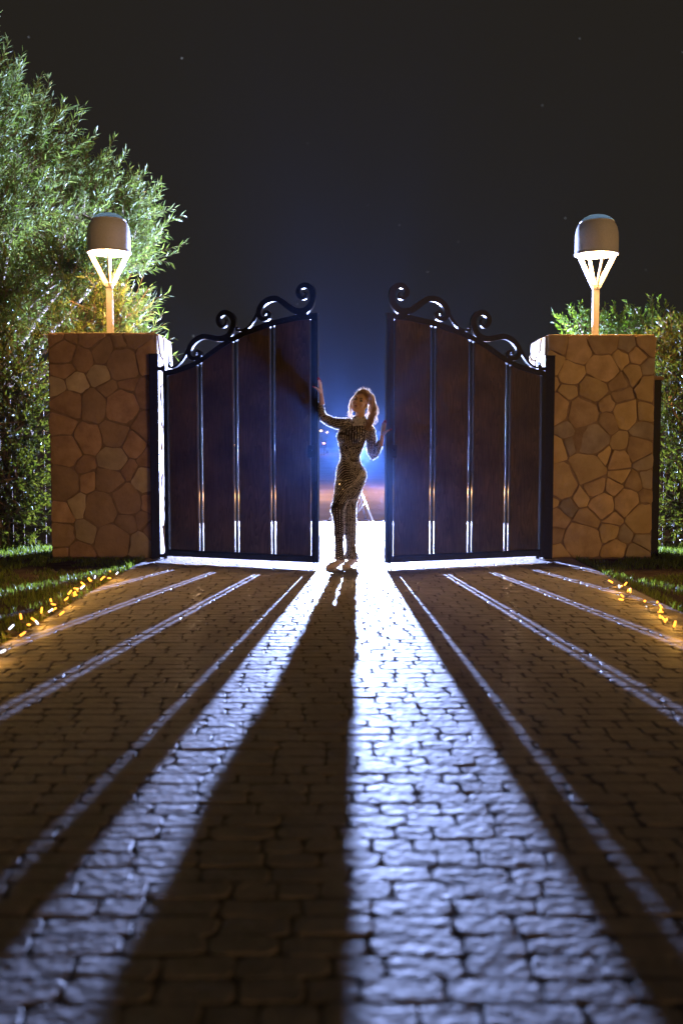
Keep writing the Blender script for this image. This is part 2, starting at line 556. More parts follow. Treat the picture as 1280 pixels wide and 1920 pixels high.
kinds = []
for k in range(24):
    m_ = MB(); vs, fs = paver_verts(0.19, 0.094, 100 + k); m_.add(vs, fs)
    me = m_.mesh('paver', M_paver, smooth=True); me.set_sharp_from_angle(angle=R(22))
    kinds.append(me)
rest = MB()
for i, s in enumerate(spots):
    tilt = (rnd.gauss(0, 0.0045), rnd.gauss(0, 0.004), rnd.gauss(0, 0.012))
    dz = rnd.gauss(0, 0.0008)
    sx, sy = (s[2] - 0.006) / 0.19, (s[3] - 0.0035) / 0.094
    if id(s) in single:
        o = bpy.data.objects.new('paver', kinds[rnd.randrange(24)])
        o.location = (s[0], s[1], dz); o.rotation_euler = tilt; o.scale = (sx, sy, 1)
        link(o, drive)
    else:
        vs, fs = paver_verts(0.19, 0.094, 1000 + i)
        Mx = Matrix.Translation((s[0], s[1], dz)) @ Matrix.Rotation(tilt[0], 4, 'X') @ Matrix.Rotation(tilt[1], 4, 'Y') @ Matrix.Rotation(tilt[2], 4, 'Z')
        rest.add([Mx @ Vector((v[0] * sx, v[1] * sy, v[2])) for v in vs], fs)
o = rest.build('paver_field', M_paver, drive, smooth=True, sharp=22)
o['kind'] = 'stuff'

# ---------------------------------------------------------------- lawns
def lawn(name, area, n, label, seed):
    r = random.Random(seed)
    m_ = MB()
    x0, x1, y0, y1 = area
    cnt = 0
    while cnt < n:
        x, y = r.uniform(x0, x1), y0 + (y1 - y0) * r.random()
        g = noise.noise(Vector((x * 0.9, y * 1.3, seed))) + 0.35 * noise.noise(Vector((x * 4, y * 4, seed)))
        edge = min(abs(x - DX0), abs(x - DX1))
        if g < -0.22 and edge > 0.15: 
            cnt += 0.3
            continue
        cnt += 1
        h = r.uniform(0.025, 0.06) * (1.35 if g > 0.25 else 1.0) * (1.4 if edge < 0.06 else 1)
        a = r.uniform(0, 6.283); lean = r.uniform(0.1, 0.9) * h
        w = r.uniform(0.003, 0.0055)
        cx, cy = math.cos(a), math.sin(a)
        bz = -0.02
        p0 = (x - cy * w, y + cx * w, bz); p1 = (x + cy * w, y - cx * w, bz)
        q0 = (x + cx * lean * .35 - cy * w * .8, y + cy * lean * .35 + cx * w * .8, bz + h * .6)
        q1 = (x + cx * lean * .35 + cy * w * .8, y + cy * lean * .35 - cx * w * .8, bz + h * .6)
        t = (x + cx * lean, y + cy * lean, bz + h)
        m_.add([p0, p1, q1, q0, t], [(0, 1, 2, 3), (3, 2, 4)])
    o = m_.build(name, M_grass, fix=False)
    tag(o, label, 'grass', kind='stuff')
    s_ = MB()
    nx, ny = 30, 40
    for j in range(ny + 1):
        for i in range(nx + 1):
            x = x0 + (x1 - x0) * i / nx; y = y0 + (y1 - y0) * j / ny
            e = 0 if (i in (0, nx) or j in (0, ny)) else 1
            s_.v.append((x, y, -0.024 + e * (0.01 + 0.012 * noise.noise(Vector((x * 3, y * 3, 1))))))
    for j in range(ny):
        for i in range(nx):
            a = j * (nx + 1) + i
            s_.f.append((a, a + 1, a + nx + 2, a + nx + 1))
    tag(s_.build('soil_bed', M_soil, smooth=True), None, kind='structure')
lawn('lawn_grass', (-6.6, -2.125, 4.2, 12.3), 50000, 'short green lawn with bare patches left of the driveway', 3)
lawn('lawn_grass', (2.525, 5.4, 4.2, 12.3), 30000, 'short green lawn right of the driveway', 9)

# ================================================================== stone pillars
def clip(poly, nx_, ny_, c):
    out = []
    n = len(poly)
    for i in range(n):
        p, q = poly[i], poly[(i + 1) % n]
        dp = p[0] * nx_ + p[1] * ny_ - c; dq = q[0] * nx_ + q[1] * ny_ - c
        if dp <= 0: out.append(p)
        if dp * dq < 0:
            t = dp / (dp - dq)
            out.append((p[0] + (q[0] - p[0]) * t, p[1] + (q[1] - p[1]) * t))
    return out

def rubble(w, h, size, seed):
    """irregular stones that fill a w x h face: list of polygons"""
    r = random.Random(seed)
    pts = []
    tries = 0
    while tries < 4000:
        p = (r.uniform(0.03, w - 0.03), r.uniform(0.03, h - 0.03))
        s = size * (0.68 + 0.78 * r.random())
        if all(((p[0] - q[0]) ** 2 + ((p[1] - q[1]) * 1.12) ** 2) > ((s + q[2]) / 2) ** 2 for q in pts):
            pts.append((p[0], p[1], s))
        tries += 1
    cells = []
    for i, p in enumerate(pts):
        poly = [(0, 0), (w, 0), (w, h), (0, h)]
        for j, q in enumerate(pts):
            if i == j: continue
            dx, dy = q[0] - p[0], q[1] - p[1]
            L = math.hypot(dx, dy)
            if L > 1.2: continue
            # power diagram
            off = (L * L + p[2] ** 2 * 0.5 - q[2] ** 2 * 0.5) / (2 * L)
            nx_, ny_ = dx / L, dy / L
            poly = clip(poly, nx_, ny_, p[0] * nx_ + p[1] * ny_ + off)
            if len(poly) < 3: break
        if len(poly) >= 3: cells.append(poly)
    return cells

def inset_poly(poly, d):
    area = sum(poly[i][0] * poly[(i + 1) % len(poly)][1] - poly[(i + 1) % len(poly)][0] * poly[i][1] for i in range(len(poly)))
    if area < 0: poly = poly[::-1]
    out = poly
    n = len(poly)
    for i in range(n):
        p, q = poly[i], poly[(i + 1) % n]
        dx, dy = q[0] - p[0], q[1] - p[1]
        L = math.hypot(dx, dy)
        if L < 1e-6: continue
        nx_, ny_ = dy / L, -dx / L
        out = clip(out, nx_, ny_, p[0] * nx_ + p[1] * ny_ - d)
        if len(out) < 3: return []
    return out

def stones_on(parent, w, h, size, seed, place, tones):
    r = random.Random(seed * 13 + 1)
    for poly in rubble(w, h, size, seed):
        g = inset_poly(poly, r.uniform(0.004, 0.010))
        if len(g) < 3: continue
        area = abs(sum(g[i][0] * g[(i + 1) % len(g)][1] - g[(i + 1) % len(g)][0] * g[i][1] for i in range(len(g)))) / 2
        if area < 0.0012: continue
        # round the corners and roughen the edges
        pts = []
        n = len(g)
        for i in range(n):
            p0, p1, p2 = g[i - 1], g[i], g[(i + 1) % n]
            a = 0.12
            e1 = math.hypot(p1[0] - p0[0], p1[1] - p0[1]); e2 = math.hypot(p2[0] - p1[0], p2[1] - p1[1])
            if min(e1, e2) < 0.02:
                pts.append(p1); continue
            pts.append((p1[0] + (p0[0] - p1[0]) * a * r.uniform(.5, 1.3), p1[1] + (p0[1] - p1[1]) * a * r.uniform(.5, 1.3)))
            pts.append((p1[0] + (p2[0] - p1[0]) * a * r.uniform(.5, 1.3), p1[1] + (p2[1] - p1[1]) * a * r.uniform(.5, 1.3)))
        fine = []
        n = len(pts)
        for i in range(n):
            p, q = pts[i], pts[(i + 1) % n]
            fine.append((p[0] + r.uniform(-.006, .006), p[1] + r.uniform(-.006, .006)))
            if math.hypot(q[0] - p[0], q[1] - p[1]) > 0.09:
                fine.append(((p[0] + q[0]) / 2 + r.uniform(-.011, .011), (p[1] + q[1]) / 2 + r.uniform(-.011, .011)))
        fine = [(min(max(a, 0.0), w), min(max(b, 0.0), h)) for a, b in fine]
        cx = sum(p[0] for p in fine) / len(fine); cy = sum(p[1] for p in fine) / len(fine)
        t = r.uniform(0.007, 0.022)
        gx_, gy_ = r.gauss(0, 0.035), r.gauss(0, 0.035)
        n = len(fine)
        vs = [(a, b, -0.01) for a, b in fine]
        vs += [(cx + (a - cx) * .988, cy + (b - cy) * .988, t * .8 + (a - cx) * gx_ + (b - cy) * gy_) for a, b in fine]
        vs += [(cx + (a - cx) * .93, cy + (b - cy) * .93, t + (a - cx) * gx_ + (b - cy) * gy_ + r.uniform(-.0015, .0015)) for a, b in fine]
        vs += [(cx, cy, t + 0.002)]
        fs = []
        for a in (0, n):
            for k in range(n):
                fs.append((a + k, a + (k + 1) % n, a + n + (k + 1) % n, a + n + k))
        for k in range(n):
            fs.append((2 * n + k, 2 * n + (k + 1) % n, 3 * n))
        m_ = MB(); m_.add([place(*v) for v in vs], fs)
        m_.build('stone', STONES[r.choice(tones)], parent, smooth=True, sharp=35)

def pillar(x0, x1, y0, y1, h, inner, label, seed, tones):
    root = empty('stone_pillar', ((x0 + x1) / 2, (y0 + y1) / 2, 0))
    tag(root, label, 'pillar', 'stone gate pillars')
    w, d = x1 - x0, y1 - y0
    m_ = MB(); m_.box((-w / 2, -d / 2, -0.05), (w / 2, d / 2, h), 0.012)
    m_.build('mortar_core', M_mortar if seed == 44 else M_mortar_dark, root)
    stones_on(root, w, h - .004, 0.215, seed, lambda a, b, c: (-w / 2 + a, -d / 2 - c, b), tones)
    if inner > 0:
        stones_on(root, d - .02, h - .004, 0.24, seed + 1, lambda a, b, c: (w / 2 + c, -d / 2 + .01 + a, b), tones)
    else:
        stones_on(root, d - .02, h - .004, 0.24, seed + 1, lambda a, b, c: (-w / 2 - c, -d / 2 + .01 + a, b), tones)
    return root
PY0, PY1 = 10.76, 11.7
pillar(-3.14, -1.985, PY0, PY1, 2.425, 1, 'sandstone rubble pillar carrying the lamp in front of the big leafy tree', 21, (2, 2, 3, 4, 4))  # browner stones, picked darker too, so their colour carries this side's dimmer light
pillar(2.205, 3.36, PY0, PY1, 2.405, -1, 'ochre sandstone rubble pillar carrying the lamp beside the rounded hedge', 44, (0, 1, 1, 0, 3))  # ochre stones, lightened in colour for the stronger light on this side

def post(x0, x1, y0, y1, h, label, inner):
    cx = (x0 + x1) / 2
    root = empty('gate_post', (cx, (y0 + y1) / 2, 0))
    tag(root, label, 'post', 'iron posts of the gate')
    m_ = MB(); m_.box((x0 - cx, -(y1 - y0) / 2, -0.03), (x1 - cx, (y1 - y0) / 2, h), 0.006)
    m_.build('post_tube', M_iron, root)
    m_ = MB(); m_.box((x0 - cx - .004, -(y1 - y0) / 2 - .004, h + .0005), (x1 - cx + .004, (y1 - y0) / 2 + .004, h + .010), 0.003)
    m_.build('end_cap', M_iron, root)
    for z in (2.035, 0.035):
        m_ = MB()
        s = inner
        xe = (x1 - cx) if s > 0 else (x0 - cx)
        m_.box((min(xe, xe + s * .055), -.05, z - .018), (max(xe, xe + s * .055), -.012, z + .018), 0.004)
        m_.tube([(xe + s * .055, -.032, z - .03), (xe + s * .055, -.032, z + .03)], 0.02, 10)
        m_.build('hinge_bracket', M_iron, root)
post(-2.045, -1.948, 10.665, 10.757, 2.185, 'black square iron post on the inner corner of the left pillar', 1)
post(2.166, 2.268, 10.665, 10.757, 2.165, 'black square iron post on the inner corner of the right pillar', -1)

# dark fence post beyond the right pillar
root = empty('fence_post', (3.47, 11.15, 0)); tag(root, 'dark fence post standing between the right pillar and the hedge', 'post')
m_ = MB(); m_.box((-.07, -.06, -.03), (.07, .06, 1.94), 0.006); m_.build('post_tube', M_iron, root)
m_ = MB(); m_.box((-.085, -.075, 1.941), (.085, .075, 1.985), 0.006); m_.build('cap', M_mortar, root)

# ================================================================== gate leaves
TOP = [(0, 2.0), (.15, 2.027), (.35, 2.08), (.46, 2.132), (.59, 2.21), (.69, 2.27), (.805, 2.325), (.96, 2.39), (1.17, 2.447), (1.27, 2.474), (1.53, 2.517), (1.76, 2.527)]
def top_z(s):
    for (a, za), (b, zb) in zip(TOP, TOP[1:]):
        if s <= b: return za + (zb - za) * (s - a) / (b - a)
    return TOP[-1][1]
S1 = [(1.606, 2.738), (1.635, 2.722), (1.63, 2.688), (1.592, 2.678), (1.554, 2.71), (1.55, 2.757), (1.583, 2.794), (1.64, 2.799), (1.691, 2.758), (1.705, 2.68), (1.677, 2.6), (1.611, 2.552), (1.525, 2.556), (1.44, 2.604), (1.373, 2.654), (1.306, 2.688), (1.228, 2.683), (1.155, 2.639), (1.116, 2.576), (1.125, 2.518), (1.169, 2.488), (1.222, 2.505), (1.232, 2.545), (1.198, 2.563), (1.176, 2.547), (1.188, 2.53)]
W1 = [6, 9, 14, 20, 24, 27, 29, 31, 32, 32, 34, 36, 36, 33, 32, 32, 32, 32, 30, 26, 24, 22, 20, 17, 12, 7]
T1 = [(1.111, 2.565), (1.031, 2.453), (0.962, 2.40), (0.902, 2.388), (0.864, 2.395), (0.867, 2.417), (0.887, 2.417)]
V1 = [20, 14, 13, 12, 10, 8, 6]
S2 = [(0.734, 2.516), (0.749, 2.495), (0.737, 2.455), (0.706, 2.436), (0.668, 2.458), (0.653, 2.5), (0.669, 2.546), (0.723, 2.578), (0.792, 2.554), (0.829, 2.492), (0.817, 2.412), (0.774, 2.345), (0.713, 2.318), (0.651, 2.314), (0.574, 2.33), (0.481, 2.344), (0.402, 2.319), (0.346, 2.273), (0.31, 2.213), (0.313, 2.155), (0.36, 2.122), (0.423, 2.132), (0.443, 2.168), (0.412, 2.199), (0.382, 2.183), (0.392, 2.162)]
W2 = [6, 9, 14, 19, 23, 26, 28, 30, 31, 31, 33, 34, 34, 32, 31, 31, 31, 31, 29, 25, 23, 21, 19, 16, 11, 7]
T2 = [(0.302, 2.22), (0.234, 2.125), (0.177, 2.068), (0.12, 2.04), (0.08, 2.04), (0.064, 2.061), (0.073, 2.083), (0.088, 2.086)]
V2 = [20, 14, 13, 12, 10, 9, 8, 6]

def ribbon(mb, pts, wid, y0, y1, f):
    c = catmull([(p[0], p[1], w / 1120) for p, w in zip(pts, wid)], 5)
    n = len(c)
    vs, fs = [], []
    for i in range(n):
        t = Vector((c[min(i + 1, n - 1)][0] - c[max(i - 1, 0)][0], c[min(i + 1, n - 1)][1] - c[max(i - 1, 0)][1]))
        t.normalize()
        nx_, nz_ = -t.y, t.x
        w = c[i][2]
        for sg in (-1, 1):
            for yy in (y0, y1):
                q = f(c[i][0] + nx_ * w * sg)
                vs.append((q, yy, c[i][1] + nz_ * w * sg))
    for i in range(n - 1):
        a, b = i * 4, i * 4 + 4
        fs += [(a, b, b + 2, a + 2), (a + 1, a + 3, b + 3, b + 1), (a, a + 1, b + 1, b), (a + 2, b + 2, b + 3, a + 3)]
    fs += [(0, 2, 3, 1), ((n - 1) * 4, (n - 1) * 4 + 1, (n - 1) * 4 + 3, (n - 1) * 4 + 2)]
    mb.add(vs, fs)

def gate_leaf(hinge, free, sign, label):
    hv, fv = Vector(hinge), Vector(free)
    L = (fv - hv).length
    k = L / 1.76
    ang = math.atan2(fv.y - hv.y, fv.x - hv.x) if sign > 0 else math.atan2(hv.y - fv.y, hv.x - fv.x)
    root = empty('gate_leaf', (hv.x, hv.y, 0), ang)
    tag(root, label, 'gate', 'two leaves of the driveway gate')
    f = lambda s: sign * s * k
    def bx(name, s0, s1, y0, y1, z0, z1, mat, bev=0.003, parent=root):
        a, b = f(s0), f(s1)
        m_ = MB(); m_.box((min(a, b), y0, z0), (max(a, b), y1, z1), bev)
        return m_.build(name, mat, parent)
    FZ0, FZ1 = 0.047, 0.118
    D = 0.026
    # frame
    bx('hinge_stile', 0.0, 0.045, -D, D, FZ0, 1.962, M_iron)
    fs = bx('free_stile', 1.69, 1.76, -D, D, FZ0, 2.473, M_iron)
    bx('stop_strip', 1.726, 1.744, -D - .012, -D - .0005, FZ0 + .05, 2.44, M_iron, .002, fs)
    br = bx('bottom_rail', 0.0455, 1.6895, -D + .001, D - .001, FZ0 + .001, FZ1, M_iron)
    bx('rail_bead', 0.05, 1.685, -D - .008, -D + .0005, FZ1 - .022, FZ1 - .006, M_iron, .002, br)
    # curved top rail
    ss = [1.76 * i / 44 for i in range(45)]
    poly = [(f(s), top_z(s) - .062 + (0.024 if s < .045 or s > 1.69 else 0)) for s in ss] + [(f(s), top_z(s)) for s in ss[::-1]]
    m_ = MB()
    n = len(ss)
    vs, fc = [], []
    for s in ss:
        zt = top_z(s)
        for yy in (-D, D):
            vs.append((f(s), yy, zt - .058)); vs.append((f(s), yy, zt))
    for i in range(n - 1):
        a, b = i * 4, i * 4 + 4
        fc += [(a, b, b + 1, a + 1), (a + 2, a + 3, b + 3, b + 2), (a + 1, b + 1, b + 3, a + 3), (a, a + 2, b + 2, b)]
    fc += [(0, 1, 3, 2), ((n - 1) * 4, (n - 1) * 4 + 2, (n - 1) * 4 + 3, (n - 1) * 4 + 1)]
    m_.add(vs, fc)
    tr = m_.build('top_rail', M_iron, root)
    m_ = MB()
    for i in range(30):
        s = 0.06 + i * 1.62 / 29
        m_.ell((f(s), -D - .0015, top_z(s) - .034), (.006, .003, .006), None, 8, 5)
    r_ = m_.build('rivet_row', M_iron, tr, smooth=True); r_['kind'] = 'stuff'
    # mullions and wooden boards
    cs = (0.432, 0.848, 1.264)
    for c in cs:
        bx('mullion', c - .0085, c + .0085, -.017, .017, FZ1 + .0005, top_z(c) - .060, M_iron, .002)
    edges = [(0.062, cs[0] - .032), (cs[0] + .032, cs[1] - .032), (cs[1] + .032, cs[2] - .032), (cs[2] + .032, 1.672)]
    for a, b in edges:
        m_ = MB()
        # each board: a prism with softened front edges
        N_ = 8
        topc = [(a + (b - a) * i / N_) for i in range(N_ + 1)]
        def outline(e):
            o_ = [(f(a + e), FZ1 + .001), (f(b - e), FZ1 + .001)]
            o_ += [(f(min(max(s, a + e), b - e)), top_z(s) - .059) for s in topc[::-1]]
            return o_
        o0, o1 = outline(0.0), outline(0.006)
        n = len(o0)
        vs = [(x, -.009, z) for x, z in o0] + [(x, .014, z) for x, z in o0] + [(x, -.015, z) for x, z in o1]
        fc = [tuple(range(n, 2 * n))[::-1], tuple(range(2 * n, 3 * n))]
        for q in range(n):
            q2 = (q + 1) % n
            fc += [(q, q2, n + q2, n + q), (q, 2 * n + q, 2 * n + q2, q2)]
        m_.add(vs, fc)
        m_.build('wooden_board', M_wood, root)
    # scrolls
    for nm, P, W_, y0, y1 in (('scroll', S1, W1, -.02, .02), ('scroll', S2, W2, -.02, .02)):
        m_ = MB(); ribbon(m_, P, W_, y0, y1, f)
        sc = m_.build(nm, M_iron, root)
        m_ = MB(); ribbon(m_, T1 if P is S1 else T2, V1 if P is S1 else V2, y0 + .003, y1 - .003, f)
        m_.build('scroll_tail', M_iron, sc)
    # lock
    lk = bx('lock_box', 1.655, 1.728, -.034, .034, 1.10, 1.225, M_iron, .004)
    m_ = MB()
    m_.tube([(f(1.695), -.034, 1.175), (f(1.695), -.05, 1.175)], [.009, .008], 10); m_.ell((f(1.695), -.055, 1.175), (.013, .008, .013), None, 10, 6)
    m_.build('knob', M_iron, lk, smooth=True)
    # drop bolt at the bottom of the free stile
    m_ = MB(); m_.tube([(f(1.73), -.04, .012), (f(1.73), -.04, .16)], .007, 8)
    m_.build('drop_bolt', M_iron, root, smooth=True)
    return root
gate_leaf((-1.868, 10.572), (-0.2276, 9.935), 1, 'dark wooden gate leaf with iron scrolls, hinged on the left pillar')
gate_leaf((2.1415, 10.572), (0.439, 9.935), -1, 'dark wooden gate leaf with iron scrolls, hinged on the right pillar')

# ================================================================== pillar lamps
def pillar_lamp(x, y, z, label):
    root = empty('pillar_lamp', (x, y, z))
    tag(root, label, 'lamp', 'lamps on the gate pillars')
    m_ = MB(); m_.box((-.034, -.034, .002), (.034, .034, .545), .006)
    m_.build('pole', M_strut, root)
    m_ = MB(); m_.box((-.06, -.06, .001), (.06, .06, .012), .003); m_.build('base_plate', M_strut, root)
    m_ = MB(); m_.box((-.038, -.038, .545), (.038, .038, .60), .006); m_.build('collar', M_strut, root)
    HB = 0.925          # rim height
    for k in range(4):
        q = R(8) + k * math.pi / 2
        c, s = math.cos(q), math.sin(q)
        m_ = MB()
        a = Vector((c * .03, s * .03, .575)); b = Vector((c * .205, s * .205, HB - .002))
        t = Vector((-s, c, 0)) * .007
        w = Vector((c, s, -.3)).normalized() * .026
        w2 = Vector((c, s, -.3)).normalized() * .026
        m_.add([a - t - w, a + t - w, a + t + w, a - t + w, b - t - w2, b + t - w2, b + t + w2, b - t + w2],
               [(0, 1, 2, 3), (4, 7, 6, 5), (0, 4, 5, 1), (1, 5, 6, 2), (2, 6, 7, 3), (3, 7, 4, 0)])
        m_.build('strut', M_strut, root)
    # shade: closed-wall dome
    prof_o = [(.243, HB - .004), (.243, HB + .012), (.236, HB + .02), (.236, HB + .17), (.232, HB + .23), (.219, HB + .29), (.203, HB + .325), (.186, HB + .348)]
    prof_i = [(.180, HB + .340), (.196, HB + .318), (.212, HB + .283), (.225, HB + .225), (.229, HB + .17), (.229, HB + .01), (.229, HB - .004), (.243, HB - .004)]
    m_ = MB(); m_.lathe(prof_o + prof_i, 40)
    sh = m_.build('shade', M_lamp, root, smooth=True, sharp=40)
    m_ = MB(); m_.lathe([(.186, HB + .3475), (.192, HB + .352), (.186, HB + .357)], 40)
    m_.build('seam_ring', M_strut, sh, smooth=True)
    prof = [(.188, HB + .356), (.17, HB + .378), (.14, HB + .402), (.10, HB + .421), (.05, HB + .433), (.001, HB + .437)]
    m_ = MB(); m_.lathe(prof, 40)
    m_.build('cap', M_cap, root, smooth=True)
    m_ = MB(); m_.lathe([(.2285, HB + .135), (.12, HB + .128), (.001, HB + .124)], 40)
    m_.build('diffuser', M_diffuser, root, smooth=True)
    m_ = MB(); m_.lathe([(.02, HB + .27), (.022, HB + .23), (.018, HB + .225)], 12); m_.build('socket', M_strut, root, smooth=True)
    m_ = MB(); m_.ell((0, 0, HB + .19), (.024, .024, .03), None, 16, 10); m_.build('bulb', M_bulb, root, smooth=True)
    ld = bpy.data.lights.new('lamp_light', 'POINT')
    ld.energy = 8; ld.color = (1.0, 0.6, 0.3); ld.shadow_soft_size = 0.04
    lo = bpy.data.objects.new('lamp_light', ld); lo.location = (0, 0, HB + .30)
    link(lo, root)
    return root
pillar_lamp(-2.575, 11.22, 2.425, 'dome-shaded garden lamp on the left pillar, against the leafy tree')
pillar_lamp(2.825, 11.22, 2.405, 'dome-shaded garden lamp on the right pillar, against the dark sky')

# ================================================================== foliage
def leaf_strip(mb, base, d, up, ln, w, fold=0.25, wide_at=0.45):
    """a narrow leaf: two folded halves, pointed"""
    d = d.normalized()
    sd_ = d.cross(up)
    if sd_.length < 1e-4: sd_ = d.orthogonal()
    sd_.normalize()
    nn = sd_.cross(d)
    b = len(mb.v)
    droop = -nn * ln * 0.12
    mid = base + d * ln * wide_at
    tip = base + d * ln + droop
    l = mid + sd_ * w + nn * w * fold
    r = mid - sd_ * w + nn * w * fold
    mb.v += [base[:], l[:], mid[:], r[:], tip[:]]
    mb.f += [(b, b + 2, b + 1), (b, b + 3, b + 2), (b + 1, b + 2, b + 4), (b + 2, b + 3, b + 4)]

def rvec(r):
    while True:
        v = Vector((r.uniform(-1, 1), r.uniform(-1, 1), r.uniform(-1, 1)))
        if 0.05 < v.length < 1: return v.normalized()

def shoot(leaves, twigs, r, p, d, ln, nleaf, ll, lw, spread=0.75):
    pts = [p]
    dd = d.normalized()
    cur = p.copy()
    seg = 4
    for i in range(seg):
        dd = (dd + rvec(r) * 0.16 + Vector((0, 0, 0.05))).normalized()
        cur = cur + dd * ln / seg
        pts.append(cur.copy())
    twigs.tube(pts, [0.005, 0.0045, 0.004, 0.003, 0.002], 3, False)
    for i in range(nleaf):
        t = 0.15 + 0.85 * (i + r.random()) / nleaf
        u = min(t, 0.999) * seg
        k = int(u)
        q = pts[k].lerp(pts[k + 1], u - k)
        ax = (pts[k + 1] - pts[k]).normalized()
        o_ = rvec(r); o_ = (o_ - ax * o_.dot(ax)).normalized()
        dl = (ax * r.uniform(0.55, 1.0) + o_ * spread * r.uniform(0.6, 1.2))
        leaf_strip(leaves, q, dl, o_.cross(ax) if r.random() < .5 else Vector((0, 0, 1)), ll * r.uniform(0.7, 1.2), lw * r.uniform(.8, 1.2))

def tree(name, label, cat, base, lobes, nshoot, ll, lw, mat, seed, shoot_len=0.45, nleaf=16, limb_r=0.09, group=None, outward=0.8, trunk_h=1.0):
    r = random.Random(seed)
    root = empty(name, base)
    tag(root, label, cat, group)
    B = Vector(base)
    trunk, twigs, leaves = MB(), MB(), MB()
    fork = Vector((lobes[0][0] * .1, 0, trunk_h))
    trunk.tube(catmull([(0, 0, -.05), (.03, .02, trunk_h * .5), tuple(fork)], 4), [limb_r * (1.35 - .04 * i) for i in range(9)], 9)
    for L_ in lobes:
        c = Vector(L_[0:3]) - B
        rad = Vector(L_[3:6])
        midp = fork.lerp(c, 0.5) + Vector((r.uniform(-.2, .2), r.uniform(-.2, .2), r.uniform(.0, .3)))
        path = catmull([tuple(fork), tuple(midp), tuple(c)], 5)
        trunk.tube(path, [limb_r * (0.75 - 0.055 * i) for i in range(len(path))], 6)
        vol = rad.x * rad.y * rad.z
        for bnum in range(max(4, int(7 * vol ** (1 / 3)))):
            v = rvec(r)
            e = c + Vector((v.x * rad.x, v.y * rad.y, v.z * rad.z)) * r.uniform(.5, .95)
            m2 = c.lerp(e, .5) + rvec(r) * .08
            pth = catmull([tuple(c), tuple(m2), tuple(e)], 4)
            twigs.tube(pth, [0.018 - .0014 * i for i in range(len(pth))], 4, False)
    wsum = sum((L_[3] * L_[4] * L_[5]) ** .75 for L_ in lobes)
    for L_ in lobes:
        c = Vector(L_[0:3]) - B
        rad = Vector(L_[3:6])
        n = int(nshoot * (L_[3] * L_[4] * L_[5]) ** .75 / wsum)
        for i in range(n):
            v = rvec(r)
            rr = r.random() ** 0.45
            p = c + Vector((v.x * rad.x, v.y * rad.y, v.z * rad.z)) * rr
            d = (v * outward + (p - fork).normalized() * .5 + Vector((0, 0, .25)) + rvec(r) * .45)
            p = p - d.normalized() * shoot_len * .6
            shoot(leaves, twigs, r, p, d, shoot_len * r.uniform(.6, 1.25), nleaf, ll, lw)
    trunk.build('trunk', M_bark, root, smooth=True)
    o_ = twigs.build('twigs', M_bark, root, fix=False)
    cr = leaves.build('crown', mat, root, fix=False)
    return root

def lean(x, y, z, rx, ry, rz):
    Y = 12.0 if z < 3.6 else 14.7 + (x + 2.75) * 1.05
    k = Y / 13
    return (x * k, Y, 1.25 + (z - 1.25) * k, rx * k, .5, rz * k)
def back(k, dy, x, y, z, rx, ry, rz):
    return (x * k, y + dy, 1.25 + (z - 1.25) * k, rx * k, ry, rz * k)
# the big tree behind the left pillar: lobes are (x, y, z, rx, ry, rz)
tree('willow_leaved_tree', 'big narrow-leaved tree lit from behind the left pillar', 'tree', (-4.7, 13.6, 0),
     [lean(*q) for q in [(-4.75, 13.2, 5.6, .85, .9, .85), (-4.0, 13.2, 5.1, .75, .8, .65), (-4.5, 13.0, 4.3, 1.0, .9, .8), (-3.35, 13.1, 4.45, .7, .7, .62),
      (-2.75, 13.0, 4.15, .5, .55, .5), (-2.75, 12.9, 3.72, .55, .5, .32), (-3.4, 12.9, 3.55, .75, .7, .5), (-4.3, 12.8, 3.2, .9, .7, .6), (-2.85, 12.7, 2.95, .42, .45, .42),
      (-3.3, 12.6, 2.75, .6, .5, .5), (-2.75, 12.6, 2.52, .38, .4, .32), (-4.4, 12.6, 2.75, .6, .5, .4), (-5.4, 13, 4.6, .9, 1, 1.5), (-5.2, 13, 6.2, .7, .8, .6)]],
     2400, 0.125, 0.0085, M_leaf_tree, 5, shoot_len=0.55, nleaf=20, limb_r=0.10, trunk_h=1.2)

tree('garden_bush', 'bright green bush top showing behind the right pillar lamp pole', 'bush', (3.8, 14.7, 0),
     [back(1.13, 1.7, *q) for q in [(3.05, 12.8, 2.78, .33, .35, .22), (3.45, 12.8, 2.72, .36, .4, .26), (3.3, 12.6, 2.45, .55, .4, .3), (3.95, 12.9, 2.75, .45, .4, .3), (3.7, 12.9, 2.2, .6, .5, .5)]],
     520, 0.075, 0.0095, M_leaf_bush, 8, shoot_len=0.24, nleaf=15, limb_r=0.05, trunk_h=1.1)

def hedge(name, label, base, lobes, nshoot, seed):
    return tree(name, label, 'hedge', base, lobes, nshoot, 0.075, 0.0125, M_leaf_hedge, seed, shoot_len=0.22, nleaf=12, limb_r=0.045, outward=0.9, trunk_h=.7)
hedge('clipped_hedge', 'dense round-leaved hedge right of the ochre pillar', (4.1, 11.7, 0),
      [(3.95, 11.6, 2.3, .5, .5, .48), (3.78, 11.55, 1.75, .34, .45, .5), (4.4, 11.7, 2.4, .6, .6, .55), (3.95, 11.7, 1.2, .5, .5, .5), (4.0, 11.7, .5, .5, .5, .5), (4.6, 11.7, 1.2, .6, .6, 1.0), (3.6, 11.75, 2.3, .25, .3, .24)],
      1300, 31)
hedge('clipped_hedge', 'dense dark hedge at the outer side of the left pillar', (-4.1, 11.7, 0),
      [(-3.75, 11.7, 2.15, .45, .45, .5), (-3.7, 11.75, 1.5, .45, .45, .5), (-4.4, 11.7, 2.2, .6, .6, .55), (-3.75, 11.8, .85, .45, .45, .45), (-3.9, 11.8, .4, .5, .45, .4), (-4.6, 11.7, 1.2, .6, .6, 1.0)],
      1300, 33)

